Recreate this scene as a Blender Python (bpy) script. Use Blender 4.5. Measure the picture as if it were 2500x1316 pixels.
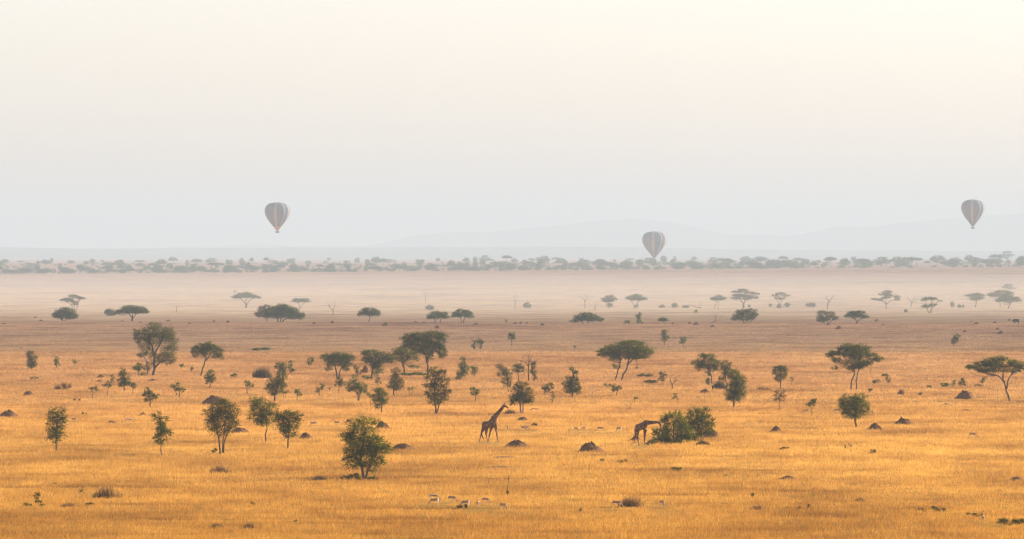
import bpy, math, random
import numpy as np
from mathutils import Vector

# ---------------------------------------------------------------- camera, sky, sun, exposure
F = 20833.0            # focal length in photograph pixels (300 mm on a 36 mm sensor, 2500 px wide)
HC = 20.6              # eye height above the plain
YH = 615.0             # row of the true horizon
S = bpy.context.scene
for o in list(bpy.data.objects): bpy.data.objects.remove(o)
cam_d = bpy.data.cameras.new('camera'); cam = bpy.data.objects.new('camera', cam_d)
S.collection.objects.link(cam); S.camera = cam
cam_d.lens = 300; cam_d.sensor_width = 36; cam_d.clip_start = 5; cam_d.clip_end = 120000
cam.location = (0, 0, HC)
cam.rotation_euler = (math.pi/2 - math.atan((658-YH)/F), 0, 0)

SUN_AZ = math.radians(62)      # right of the view direction
SUN_EL = math.radians(22)
W = bpy.data.worlds.new("World"); S.world = W; W.use_nodes = True
wn = W.node_tree; wn.nodes.clear()
out = wn.nodes.new('ShaderNodeOutputWorld'); bg = wn.nodes.new('ShaderNodeBackground')
sky = wn.nodes.new('ShaderNodeTexSky'); sky.sky_type = 'NISHITA'; sky.sun_disc = False
sky.sun_elevation = SUN_EL; sky.sun_rotation = SUN_AZ
sky.air_density = 1.0; sky.dust_density = 4.0; sky.ozone_density = 1.0; sky.altitude = 1500
bg.inputs['Strength'].default_value = 0.105
tint = wn.nodes.new('ShaderNodeMix'); tint.data_type = 'RGBA'; tint.blend_type = 'MULTIPLY'; tint.inputs[0].default_value = 1.0
tint.inputs[7].default_value = (1.045, 0.965, 1.08, 1)   # dusty, slightly rosy air
wn.links.new(sky.outputs[0], tint.inputs[6]); wn.links.new(tint.outputs[2], bg.inputs['Color']); wn.links.new(bg.outputs[0], out.inputs['Surface'])
sd = bpy.data.lights.new('sun', 'SUN'); so = bpy.data.objects.new('sun', sd); S.collection.objects.link(so)
sd.energy = 5.0; sd.angle = math.radians(0.6); sd.color = (1.0, 0.86, 0.66)
sv = Vector((math.sin(SUN_AZ)*math.cos(SUN_EL), math.cos(SUN_AZ)*math.cos(SUN_EL), math.sin(SUN_EL)))
so.rotation_euler = sv.to_track_quat('Z', 'Y').to_euler(); so.location = (0, 0, 300)
S.view_settings.view_transform = 'Standard'; S.view_settings.look = 'None'
S.view_settings.exposure = 1.15; S.view_settings.gamma = 1
S.cycles.use_denoising = True; S.cycles.denoiser = 'OPENIMAGEDENOISE'; S.cycles.denoising_prefilter = 'ACCURATE'; S.cycles.filter_width = 1.3
S.cycles.volume_bounces = 1; S.cycles.max_bounces = 8; S.cycles.transparent_max_bounces = 8
S.cycles.diffuse_bounces = 3

HAZE_DENSITY = 7.2e-5
HAZE_COLOR = (0.452, 0.555, 0.63)
HAZE_G = 0.1

# ---------------------------------------------------------------- terrain
D_N = [(-3000, None), (2380, None), (2480, 0.25)]
Y_N = [(2640,785,785),(3000,777,777),(3400,766,766),(4000,752,752),(4800,733,731),(5600,707,701),(6700,688,675),
       (8800,671,653),(10000,660,648),(11500,647,643),(12800,642,640)]
def nodes_for(u):
    ds = [-3000, 2380, 2480]; zs = [0, 0, 0.25]
    for d, yl, yr in Y_N:
        y = yl + (yr-yl)*u
        ds.append(d); zs.append(HC - (y-YH)*d/F)
    ds += [15500, 60000]; zs += [0, 0]
    return ds, zs
_G0 = np.interp(np.arange(0, 60001, 50), *nodes_for(0.0)); _G1 = np.interp(np.arange(0, 60001, 50), *nodes_for(1.0))
_k = np.array([1,2,3,2,1])/9.0
for _ in range(2):
    _G0[3:-3] = np.convolve(_G0, _k, 'same')[3:-3]; _G1[3:-3] = np.convolve(_G1, _k, 'same')[3:-3]
def ground_z(x, d):
    x = np.asarray(x, float); d = np.asarray(d, float)
    u = np.clip((x/np.maximum(d, 400)*F + 1250)/2500, 0, 1)
    i = np.arange(0, 60001, 50)
    return np.interp(d, i, _G0)*(1-u) + np.interp(d, i, _G1)*u
def dist_at(px, py, far=False):
    """distance of the ground seen at photograph pixel (px, py)"""
    if py > 789: return HC*F/(py-YH)
    ds = np.arange(2300, 13500, 10.0); x = (px-1250)/F*ds
    ys = YH + (HC-ground_z(x, ds))/ds*F
    ok = np.where(ys <= py)[0]
    return float(ds[ok[0]]) if len(ok) else 12800.0
def place(px, py, d=None):
    d = d or dist_at(px, py); x = (px-1250)/F*d
    return Vector((x, d, float(ground_z(x, d))))

# ---------------------------------------------------------------- helpers
COL = S.collection
def mesh_obj(name, V, Fc, mat, parent=None, smooth=False, attrs=None):
    me = bpy.data.meshes.new(name)
    V = np.asarray(V, np.float32)
    if isinstance(Fc, np.ndarray):
        n = len(Fc); k = Fc.shape[1]
        me.vertices.add(len(V)); me.vertices.foreach_set('co', V.ravel())
        me.loops.add(n*k); me.loops.foreach_set('vertex_index', Fc.astype(np.int32).ravel())
        me.polygons.add(n); me.polygons.foreach_set('loop_start', np.arange(0, n*k, k, dtype=np.int32))
        me.update(calc_edges=True)
    else:
        me.from_pydata([tuple(map(float, v)) for v in V], [], Fc); me.update()
    if attrs:
        for an, arr in attrs.items():
            a = me.attributes.new(an, 'FLOAT', 'POINT'); a.data.foreach_set('value', np.asarray(arr, np.float32))
    if smooth: me.polygons.foreach_set('use_smooth', np.ones(len(me.polygons), bool))
    if mat: me.materials.append(mat)
    o = bpy.data.objects.new(name, me); COL.objects.link(o)
    if parent: o.parent = parent
    return o
def tag(o, label=None, cat=None, group=None, kind=None):
    if label: o['label'] = label
    if cat: o['category'] = cat
    if group: o['group'] = group
    if kind: o['kind'] = kind
    return o
def empty(name, loc, rz=0.0):
    o = bpy.data.objects.new(name, None); COL.objects.link(o); o.location = loc; o.rotation_euler = (0, 0, rz)
    o.empty_display_size = 0.5
    return o
class MB:
    """collects vertices and faces for one mesh"""
    def __init__(s): s.V = []; s.F = []
    def tube(s, pts, rads, n=6, cap=True):
        pts = [Vector(p) for p in pts]; b = len(s.V)
        for i, p in enumerate(pts):
            t = (pts[min(i+1, len(pts)-1)] - pts[max(i-1, 0)])
            if t.length < 1e-6: t = Vector((0, 0, 1))
            t.normalize(); a = t.cross(Vector((0.13, 1, 0.07))); a.normalize(); c = t.cross(a)
            for k in range(n):
                an = 2*math.pi*k/n
                s.V.append(tuple(p + (a*math.cos(an)+c*math.sin(an))*rads[i]))
        for i in range(len(pts)-1):
            for k in range(n):
                k2 = (k+1) % n
                s.F.append((b+i*n+k, b+i*n+k2, b+(i+1)*n+k2, b+(i+1)*n+k))
        if cap:
            s.F.append(tuple(b+k for k in range(n))[::-1]); e = b+(len(pts)-1)*n
            s.F.append(tuple(e+k for k in range(n)))
    def build(s, name, mat, parent=None, smooth=True): return mesh_obj(name, s.V, s.F, mat, parent, smooth)

def nt(name):
    m = bpy.data.materials.new(name); m.use_nodes = True; n = m.node_tree; n.nodes.clear()
    o = n.nodes.new('ShaderNodeOutputMaterial'); return m, n, o
def N(n, t, **kw):
    x = n.nodes.new(t)
    for k, v in kw.items():
        if k in x.inputs: x.inputs[k].default_value = v
        else: setattr(x, k, v)
    return x
def ramp(n, fac, stops, interp='LINEAR'):
    r = n.nodes.new('ShaderNodeValToRGB'); cr = r.color_ramp; cr.interpolation = interp
    while len(cr.elements) < len(stops): cr.elements.new(0.5)
    for e, (p, c) in zip(cr.elements, stops):
        e.position = p; e.color = (*c, 1) if len(c) == 3 else c
    n.links.new(fac, r.inputs[0]); return r.outputs[0]
def mixc(n, fac, a, b, mode='MIX'):
    m = n.nodes.new('ShaderNodeMix'); m.data_type = 'RGBA'; m.blend_type = mode
    for sock, v in ((m.inputs[0], fac), (m.inputs[6], a), (m.inputs[7], b)):
        if hasattr(v, 'is_linked') or hasattr(v, 'links'): n.links.new(v, sock)
        elif isinstance(v, (int, float)): sock.default_value = v
        else: sock.default_value = (*v, 1)
    return m.outputs[2]
def noise(n, vec, scale, detail=3, rough=0.55):
    x = n.nodes.new('ShaderNodeTexNoise'); x.inputs['Scale'].default_value = scale
    x.inputs['Detail'].default_value = detail; x.inputs['Roughness'].default_value = rough
    if vec is not None: n.links.new(vec, x.inputs['Vector'])
    return x.outputs[0]
def mapping(n, vec, scale):
    m = n.nodes.new('ShaderNodeMapping'); m.inputs['Scale'].default_value = scale
    n.links.new(vec, m.inputs['Vector']); return m.outputs[0]

def leafy(name, c1, c2, c3, transl=0.35):
    """foliage: diffuse + light let through the leaf, colour varying leaf by leaf and spray by spray"""
    m, n, o = nt(name)
    at = N(n, 'ShaderNodeAttribute', attribute_name='tone')
    oi = n.nodes.new('ShaderNodeObjectInfo')
    col = ramp(n, at.outputs['Fac'], [(0.0, c1), (0.55, c2), (1.0, c3)])
    hs = n.nodes.new('ShaderNodeHueSaturation'); n.links.new(col, hs.inputs['Color'])
    mr = n.nodes.new('ShaderNodeMapRange'); n.links.new(oi.outputs['Random'], mr.inputs[0])
    mr.inputs[3].default_value = 0.8; mr.inputs[4].default_value = 1.2; n.links.new(mr.outputs[0], hs.inputs['Value'])
    d = n.nodes.new('ShaderNodeBsdfDiffuse'); t = n.nodes.new('ShaderNodeBsdfTranslucent'); mx = n.nodes.new('ShaderNodeMixShader')
    n.links.new(hs.outputs[0], d.inputs[0]); n.links.new(hs.outputs[0], t.inputs[0]); mx.inputs[0].default_value = transl
    n.links.new(d.outputs[0], mx.inputs[1]); n.links.new(t.outputs[0], mx.inputs[2]); n.links.new(mx.outputs[0], o.inputs[0])
    return m
M = {}
M['green'] = leafy('leaves_green', (0.014,0.022,0.002), (0.050,0.070,0.005), (0.21,0.22,0.016), 0.34)
M['dark'] = leafy('leaves_dark_green', (0.016,0.029,0.003), (0.048,0.074,0.007), (0.155,0.18,0.018), 0.34)
M['olive'] = leafy('leaves_olive', (0.022,0.025,0.004), (0.062,0.066,0.010), (0.17,0.165,0.026), 0.32)
M['dry'] = leafy('leaves_dry_brown', (0.06,0.04,0.022), (0.11,0.075,0.038), (0.19,0.13,0.065))
M['straw'] = leafy('brown_straw', (0.20,0.105,0.035), (0.36,0.20,0.065), (0.52,0.31,0.10), 0.4)
M['twig'] = leafy('bare_twigs', (0.07,0.052,0.036), (0.12,0.09,0.06), (0.2,0.16,0.11), 0.05)
def plain(name, col, rough=0.8, var=0.35, sc=6.0):
    m, n, o = nt(name); tc = n.nodes.new('ShaderNodeTexCoord')
    f = noise(n, tc.outputs['Object'], sc, 4)
    c = ramp(n, f, [(0.25, tuple(v*(1-var) for v in col)), (0.75, tuple(min(1, v*(1+var)) for v in col))])
    b = N(n, 'ShaderNodeBsdfPrincipled'); b.inputs['Roughness'].default_value = rough; b.inputs['Specular IOR Level'].default_value = 0.15
    n.links.new(c, b.inputs['Base Color']); n.links.new(b.outputs[0], o.inputs[0]); return m
M['bark'] = plain('bark', (0.085,0.062,0.045), 0.9, 0.4, 3)
M['bark_pale'] = plain('bark_pale', (0.20,0.155,0.12), 0.9, 0.35, 3)
M['earth'] = plain('termite_earth', (0.150,0.068,0.024), 0.95, 0.5, 2.2)

def hg(n, pos):  # world-space streaky field patterns shared by the ground and its grass
    big = noise(n, mapping(n, pos, (0.010, 0.0035, 0.0)), 1.0, 4, 0.6)
    mid = noise(n, mapping(n, pos, (0.06, 0.022, 0.0)), 1.0, 4, 0.6)
    return big, mid
def field_colour(n, k=1.0):
    g = n.nodes.new('ShaderNodeNewGeometry'); pos = g.outputs['Position']
    big, mid = hg(n, pos)
    sep = n.nodes.new('ShaderNodeSeparateXYZ'); n.links.new(pos, sep.inputs[0])
    # kinds of grass by distance (world y): tall gold oat grass, russet sward, grazed brown plain, bleached valley floor
    wob = n.nodes.new('ShaderNodeMath'); wob.operation = 'MULTIPLY_ADD'; n.links.new(big, wob.inputs[0])
    wob.inputs[1].default_value = 500.0; wob.inputs[2].default_value = -250.0
    ad = n.nodes.new('ShaderNodeMath'); ad.operation = 'ADD'; n.links.new(sep.outputs[1], ad.inputs[0]); n.links.new(wob.outputs[0], ad.inputs[1])
    mr = n.nodes.new('ShaderNodeMapRange'); mr.inputs[1].default_value = 500; mr.inputs[2].default_value = 7500
    n.links.new(ad.outputs[0], mr.inputs[0])
    P = lambda d: (d-500)/7000
    zone = ramp(n, mr.outputs[0], [(P(600), (0.55,0.285,0.050)), (P(900), (0.655,0.375,0.088)), (P(1080), (0.65,0.365,0.098)),
        (P(1350), (0.57,0.31,0.11)), (P(1750), (0.51,0.29,0.12)), (P(2050), (0.42,0.25,0.13)), (P(2450), (0.43,0.245,0.125)),
        (P(2900), (0.52,0.32,0.165)), (P(3300), (0.66,0.44,0.24)), (P(3900), (0.80,0.54,0.29)), (P(5500), (0.74,0.47,0.24)), (P(6100), (0.54,0.34,0.19)), (P(7400), (0.58,0.34,0.19))])
    r1 = ramp(n, mid, [(0.32, (0.64,0.57,0.53)), (0.47, (0.90,0.87,0.85)), (0.62, (1.04,1.04,1.0)), (0.78, (1.14,1.18,1.16))])
    c = mixc(n, 1.0, zone, r1, 'MULTIPLY')
    r2 = ramp(n, big, [(0.30, (0.68,0.61,0.60)), (0.44, (0.95,0.94,0.94)), (0.6, (1.03,1.03,1.0)), (0.75, (1.10,1.12,1.05))])
    c = mixc(n, 1.0, c, r2, 'MULTIPLY')
    st = noise(n, mapping(n, pos, (0.035, 0.10, 0.0)), 1.0, 5, 0.65)      # bare earth strips, game trails, flattened grass
    c = mixc(n, 1.0, c, ramp(n, st, [(0.34, (0.52,0.44,0.40)), (0.40, (0.84,0.78,0.74)), (0.455, (1,1,1)), (0.66, (1.0,1.0,1.0)), (0.74, (1.12,1.14,1.1))]), 'MULTIPLY')
    gp = noise(n, mapping(n, pos, (0.05, 0.018, 0.0)), 1.7, 4, 0.6)      # greener hollows
    gm = ramp(n, gp, [(0.64, (0,0,0)), (0.72, (0.5,0.5,0.5))])
    return mixc(n, gm, c, mixc(n, 1.0, c, (0.62, 0.80, 0.7), 'MULTIPLY')), pos
# ground
m, n, o = nt('plain_soil_and_sward')
c, pos = field_colour(n)
fine = noise(n, mapping(n, pos, (0.30, 0.22, 1.0)), 1.0, 6, 0.7)
c = mixc(n, 1.0, c, ramp(n, fine, [(0.25, (0.70,0.66,0.64)), (0.5, (0.94,0.94,0.94)), (0.75, (1.08,1.08,1.06))]), 'MULTIPLY')
b = N(n, 'ShaderNodeBsdfDiffuse', Roughness=1.0); n.links.new(c, b.inputs[0])
bp = N(n, 'ShaderNodeBump', Strength=0.2, Distance=0.3); n.links.new(fine, bp.inputs['Height']); n.links.new(bp.outputs[0], b.inputs['Normal'])
n.links.new(b.outputs[0], o.inputs[0]); M['ground'] = m
# grass
m, n, o = nt('grass_blades')
c, pos = field_colour(n)
at = N(n, 'ShaderNodeAttribute', attribute_name='tone')
c = mixc(n, 1.0, c, ramp(n, at.outputs['Fac'], [(0.10, (0.62,0.54,0.48)), (0.40, (0.93,0.90,0.87)), (0.7, (1.06,1.07,1.05)), (0.95, (1.26,1.34,1.32))]), 'MULTIPLY')
d = n.nodes.new('ShaderNodeBsdfDiffuse'); t = n.nodes.new('ShaderNodeBsdfTranslucent'); mx = n.nodes.new('ShaderNodeMixShader')
n.links.new(c, d.inputs[0]); n.links.new(c, t.inputs[0]); mx.inputs[0].default_value = 0.55
n.links.new(d.outputs[0], mx.inputs[1]); n.links.new(t.outputs[0], mx.inputs[2]); n.links.new(mx.outputs[0], o.inputs[0]); M['grass'] = m
# hills
M['hill'] = plain('distant_hills', (0.085,0.085,0.06), 0.95, 0.3, 0.002)

# ---------------------------------------------------------------- the setting
def build_ground():
    ds = np.unique(np.concatenate([np.arange(-1200, 600, 150), np.arange(600, 2300, 50), np.arange(2300, 3000, 20),
                                   np.arange(3000, 15600, 80), np.geomspace(15700, 56000, 36)]))
    us = np.concatenate([np.linspace(-9, -1.2, 14), np.linspace(-1.1, 1.1, 60), np.linspace(1.2, 9, 14)])
    D, U = np.meshgrid(ds, us, indexing='ij')
    X = U*np.maximum(np.abs(D), 900)*0.062
    Z = ground_z(X, np.maximum(D, 0))
    V = np.stack([X, D, Z], -1).reshape(-1, 3)
    r, c = len(ds), len(us)
    i = np.arange((r-1)*c).reshape(r-1, c)[:, :-1].ravel()
    Fc = np.stack([i, i+1, i+c+1, i+c], 1)
    return tag(mesh_obj('ground', V, Fc, M['ground'], smooth=True), kind='structure')
build_ground()
def build_hills(name, pts, d0, depth, seed):
    rng = np.random.default_rng(seed); xs = np.array([p[0] for p in pts], float); ys = np.array([p[1] for p in pts], float)
    px = np.linspace(xs[0], xs[-1], 260); py = np.interp(px, xs, ys)
    py = np.convolve(np.pad(py, 3, 'edge'), np.ones(7)/7, 'valid') + np.convolve(rng.normal(0, 1.0, 264), np.ones(5)/5, 'valid')
    rows = 15; V = []; 
    X = (px-1250)/F*d0; H = HC + (YH-py)*d0/F
    for j in range(rows):
        t = j/(rows-1)*2-1
        prof = math.cos(t*math.pi/2)**1.3
        w = 1+0.25*np.convolve(rng.normal(0, 1, 264+16), np.ones(21)/21, 'valid')*(1-abs(t))*(t != 0)
        V.append(np.stack([X, np.full_like(X, d0+t*depth), H*prof*np.clip(w, .6, 1.0 if t else 1) + 0.0*X - 2*(abs(t) > .99)], -1))
    V = np.array(V).reshape(-1, 3); c = 260
    i = np.arange((rows-1)*c).reshape(rows-1, c)[:, :-1].ravel()
    o = mesh_obj(name, V, np.stack([i, i+1, i+c+1, i+c], 1), M['hill'], smooth=True)
    tag(o, kind='structure'); return o
build_hills('far_hills', [(-400,600),(300,606),(560,600),(620,594),(700,600),(760,601),(840,597),(900,603),(950,587),(1000,576),(1060,571),(1100,563),
    (1190,568),(1250,559),(1300,557),(1360,550),(1420,543),(1520,534),(1600,536),(1700,553),(1800,577),(1860,567),(1930,580),
    (2000,560),(2060,551),(2120,556),(2200,543),(2300,535),(2400,527),(2500,521),(2700,512),(2900,520)], 44000, 3000, 3)
build_hills('low_hills', [(-400,600),(0,603),(80,606),(200,608),(500,606),(800,604),(1100,603),(1400,602),(1550,604),(1700,607),(2000,611),(2900,614)], 29000, 1500, 4)
# ---------------------------------------------------------------- foliage, trees, bushes
def foliage_mesh(lobes, leaf, density, rng, flat=0.0, spray=5, up=0.25, gap=0.55):
    """lobes: (x, y, z, rx, ry, rz) in metres. Leaf-sized faces gathered in sprays around clump centres spread
    through every lobe. Returns vertices, faces, tone."""
    P = []; DIR = []; TT = []
    for (cx, cy, cz, rx, ry, rz) in lobes:
        area = math.pi*rx*rz + 0.6*math.pi*rx*ry
        n_cl = max(5, int(7*area/max(0.5, (0.42*min(rx, rz, 2.2))**2*math.pi)))
        n_cl = min(n_cl, 90)
        u = rng.normal(size=(n_cl, 3)); u /= np.linalg.norm(u, axis=1)[:, None]
        rad = rng.uniform(0.25, 1.0, n_cl)**0.45
        if flat: u[:, 2] = np.where(u[:, 2] < 0, u[:, 2]*(1-flat), u[:, 2])
        cc = u*rad[:, None]*0.88
        n_leaf = int(density*area/(leaf*leaf*0.35))
        n_sp = max(6, n_leaf//spray)
        wgt = rng.uniform(0.3, 1.0, n_cl)**1.3; wgt /= wgt.sum()
        k = rng.choice(n_cl, n_sp, p=wgt)
        sig = 0.19*gap/0.55*(1+0.3*rng.normal(size=n_sp))
        q = cc[k] + rng.normal(size=(n_sp, 3))*np.abs(sig)[:, None]
        nq = np.linalg.norm(q, axis=1); q = np.where(nq[:, None] > 1.12, q/nq[:, None]*1.12, q)
        d = q*np.array([1, 1, 0.6]) + rng.normal(size=(n_sp, 3))*0.45 + np.array([0, 0, up])
        d /= np.linalg.norm(d, axis=1)[:, None]
        base = np.array([cx, cy, cz]) + q*np.array([rx, ry, rz])
        tone = rng.uniform(0, 1, n_cl)[k]*0.55 + rng.uniform(0, 1, n_sp)*0.45
        step = leaf*0.55
        for s in range(spray):
            P.append(base + d*(s*step)[..., None] if isinstance(s*step, np.ndarray) else base + d*(s*step) + rng.normal(size=base.shape)*leaf*0.22)
            DIR.append(d); TT.append(np.clip(tone + rng.normal(size=n_sp)*0.12 + 0.04*s, 0, 1))
    P = np.concatenate(P); DIR = np.concatenate(DIR); TT = np.concatenate(TT); n = len(P)
    a = DIR + rng.normal(size=(n, 3))*0.55; a /= np.linalg.norm(a, axis=1)[:, None]
    b = np.cross(a, rng.normal(size=(n, 3))); b /= np.maximum(np.linalg.norm(b, axis=1)[:, None], 1e-6)
    L = leaf*rng.uniform(0.55, 1.25, n)[:, None]; Wd = L*rng.uniform(0.28, 0.5, n)[:, None]
    V = np.empty((n, 4, 3)); V[:, 0] = P - a*L*0.5; V[:, 1] = P + b*Wd; V[:, 2] = P + a*L*0.6; V[:, 3] = P - b*Wd
    Fc = np.arange(n*4).reshape(n, 4)
    return V.reshape(-1, 3), Fc, np.repeat(TT, 4)

def limb(mb, a, b, r0, r1, rng, sag=0.0, n=5, seg=4):
    a = Vector(a); b = Vector(b); L = (b-a).length; pts = []; rr = []
    side = Vector(rng.normal(size=3))*L*0.07
    for i in range(seg+1):
        t = i/seg
        p = a.lerp(b, t) + side*math.sin(math.pi*t) + Vector((0, 0, -sag*L*math.sin(math.pi*t)))
        pts.append(p); rr.append(r0+(r1-r0)*t)
    mb.tube(pts, rr, n)
    return pts

def make_tree(name, label, cat, px, py, lobes, trunks=None, leaf_mat='green', leaf_px=None, dens=1.0, flat=0.0, bark='bark',
              tr=None, d=None, group=None, spray=5, up=0.25, gap=0.55, limbs=6, depth=0.85, seed=None, yb=None, lean=None, fork=None, sticks=0):
    """lobes: (x, y, rx, ry) in photograph pixels; trunks: list of [(x,y),...] polylines in pixels starting at the foot"""
    d = d or dist_at(px, py); s = d/F
    seed = seed if seed is not None else int(px*7+py*13) % 99991
    rng = np.random.default_rng(seed)
    root = empty(name, place(px, py, d)); tag(root, label, cat, group)
    leaf = (leaf_px or 3.0)*s*0.62
    L3 = []
    for (x, y, rx, ry) in lobes:
        ryd = min(rx, max(ry*1.6, rx*0.6))*depth
        off = rng.uniform(-0.25, 0.25)*ryd if len(lobes) > 1 else 0
        L3.append(((x-px)*s, off*s, (py-y)*s, rx*s*0.97, ryd*s, ry*s*0.97))
    if trunks is None:
        ct = max(lobes, key=lambda q: q[2]*q[3]); low = max(q[1]+q[3]*0.3 for q in lobes)
        trunks = [[(px, py), (px+(ct[0]-px)*0.35, (py+low)/2), (ct[0], min(low, ct[1]))]]
    wid = max(q[0]+q[2] for q in lobes) - min(q[0]-q[2] for q in lobes); hgt = py - min(q[1]-q[3] for q in lobes)
    tr = tr or max(1.4, 0.022*hgt + 0.012*wid)
    mb = MB(); tips = []
    for ti, tk in enumerate(trunks):
        pts = [Vector(((x-px)*s, (0 if ti == 0 else rng.uniform(-.4, .4)*tr*s*4), (py-y)*s)) for x, y in tk]
        pts[0].z -= 0.25
        # smooth the polyline a little and flare the foot
        P2 = []; R2 = []
        for i in range(len(pts)-1):
            for t in (0, 0.33, 0.66):
                P2.append(pts[i].lerp(pts[i+1], t) + Vector((rng.normal()*tr*s*0.25, rng.normal()*tr*s*0.25, 0))*(i+t > 0))
        P2.append(pts[-1])
        for i in range(len(P2)):
            t = i/(len(P2)-1); R2.append(tr*s*(1.0-0.45*t)*(1.5 if i == 0 else 1)*(0.8 if ti else 1))
        mb.tube(P2, R2, 7); tips.append((P2[-1], R2[-1], P2[max(0, len(P2)-3)]))
    if L3:
        for k in range(limbs*max(1, len(L3)//2)):
            lb = L3[k % len(L3)]
            u = rng.normal(size=3); u /= np.linalg.norm(u); u[2] = abs(u[2])*0.6
            tgt = Vector((lb[0]+u[0]*lb[3]*0.75, lb[1]+u[1]*lb[4]*0.75, lb[2]+u[2]*lb[5]*0.6))
            tp = min(tips, key=lambda q: (q[0]-tgt).length)
            st = tp[0].lerp(tp[2], float(rng.uniform(0, 1)))
            pts = limb(mb, st, tgt, tp[1]*0.62, tp[1]*0.14, rng, sag=0.10, seg=4, n=5)
            for q in range(2):
                e = pts[2+q] + Vector(rng.normal(size=3)*np.array([lb[3], lb[4], lb[5]])*0.35)
                limb(mb, pts[2+q], e, tp[1]*0.28, tp[1]*0.08, rng, n=4, seg=2)
    tk = mb.build('trunk', M[bark], root)
    if L3:
        V, Fc, T = foliage_mesh(L3, leaf, 1.7*dens, rng, flat, spray, up, gap)
        mesh_obj('crown', V, Fc, M[leaf_mat], root, attrs={'tone': T})
    if sticks:
        sb = MB()
        for k in range(sticks):
            lb = L3[int(rng.integers(len(L3)))]; a = rng.uniform(0, 2*math.pi)
            c = tips[k % len(tips)][2]; e = Vector(lb[:3]) + Vector((math.cos(a)*lb[3]*1.25, rng.normal()*lb[4]*.6, math.sin(a)*lb[5]*1.2))
            limb(sb, c, e, .5*s, .25*s, rng, n=3, seg=3)
        sb.build('bare_branches', M['twig'], root)
    return root

def make_dead(name, label, px, py, branches, r=1.0, d=None, cat='dead tree', group=None, mat='bark'):
    """bare wood: branches are pixel polylines"""
    d = d or dist_at(px, py); s = d/F; rng = np.random.default_rng(int(px*3+py))
    mb = MB()
    for bi, br in enumerate(branches):
        y0 = rng.normal()*r*s*2 if bi else 0
        pts = [Vector(((x-px)*s, y0*(i/len(br)), (py-y)*s)) for i, (x, y) in enumerate(br)]
        if bi == 0: pts[0].z -= 0.3
        rr = [r*s*(1 if bi == 0 else 0.6)*(1-0.65*i/(len(br)-1)) for i in range(len(br))]
        mb.tube(pts, rr, 6)
        for i in range(1, len(pts)):     # twigs
            for q in range(2):
                e = pts[i] + Vector((rng.normal()*5*s, rng.normal()*3*s, abs(rng.normal())*5*s))*min(1.5, r)
                limb(mb, pts[i], e, r*s*0.3, r*s*0.12, rng, n=3, seg=2)
    o = mb.build(name, M[mat]); o.location = place(px, py, d); tag(o, label, cat, group)
    return o

def make_bush(name, label, cat, px, py, lobes, mat='green', dens=1.0, leaf_px=2.6, stems=6, d=None, group=None, spray=4, up=0.5, gap=0.6, base_r=None, single=False):
    d = d or dist_at(px, py); s = d/F; rng = np.random.default_rng(int(px*11+py*5))
    L3 = [((x-px)*s, rng.uniform(-.3, .3)*rx*s, (py-y)*s, rx*s, rx*s*0.8, ry*s) for x, y, rx, ry in lobes]
    V, Fc, T = foliage_mesh(L3, leaf_px*s*0.68, 2.4*dens, rng, 0.0, spray, up, gap)
    V[:, 2] = np.maximum(V[:, 2], -0.05)
    if single or not stems:
        o = mesh_obj(name, V, Fc, M[mat], attrs={'tone': T}); o.location = place(px, py, d); tag(o, label, cat, group); return o
    root = empty(name, place(px, py, d)); tag(root, label, cat, group)
    mesh_obj('foliage', V, Fc, M[mat], root, attrs={'tone': T})
    mb = MB(); 
    for k in range(stems):
        lb = L3[k % len(L3)]; u = rng.normal(size=3)*0.5
        tgt = (lb[0]+u[0]*lb[3], lb[1]+u[1]*lb[4], lb[2]+abs(u[2])*lb[5]*0.6)
        limb(mb, (lb[0]*0.6*rng.uniform(.3, 1), lb[1]*0.4, -0.1), tgt, 0.9*s, 0.3*s, rng, n=4)
    mb.build('stems', M['bark'], root)
    return root

def make_brush(name, label, cat, px, py, w, h, n=120, mat='twig', d=None, group=None, bunch=1):
    """dry grass clump or twiggy scrub: thin arching stalks"""
    d = d or dist_at(px, py); s = d/F; rng = np.random.default_rng(int(px*17+py*3)); V = []; Fc = []; T = []
    for i in range(n):
        bx = float(np.clip(rng.normal(), -1.7, 1.7))*w*0.26*s; by = float(np.clip(rng.normal(), -1.5, 1.5))*w*0.12*s
        hh = h*s*rng.uniform(0.45, 1.05)*max(0.25, 1-(bx/(w*0.62*s))**2)
        a = rng.uniform(0, 2*math.pi); ln = hh*rng.uniform(0.1, 0.6)
        wd = s*rng.uniform(0.35, 0.8)
        fx, fy = math.cos(a), math.sin(a); g = rng.uniform(0, math.pi)
        sx, sy = math.cos(g)*wd, math.sin(g)*wd
        m = (bx+fx*ln*.35, by+fy*ln*.35, hh*.6); e = (bx+fx*ln, by+fy*ln, hh)
        k = len(V)
        V += [(bx-sx, by-sy, -.05), (bx+sx, by+sy, -.05), (m[0]+sx*.8, m[1]+sy*.8, m[2]), (m[0]-sx*.8, m[1]-sy*.8, m[2]), e]
        Fc += [(k, k+1, k+2, k+3), (k+3, k+2, k+4)]; t = rng.uniform(); T += [t]*5
    o = mesh_obj(name, V, Fc, M[mat], attrs={'tone': T}); o.location = place(px, py, d); tag(o, label, cat, group)
    return o

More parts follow.
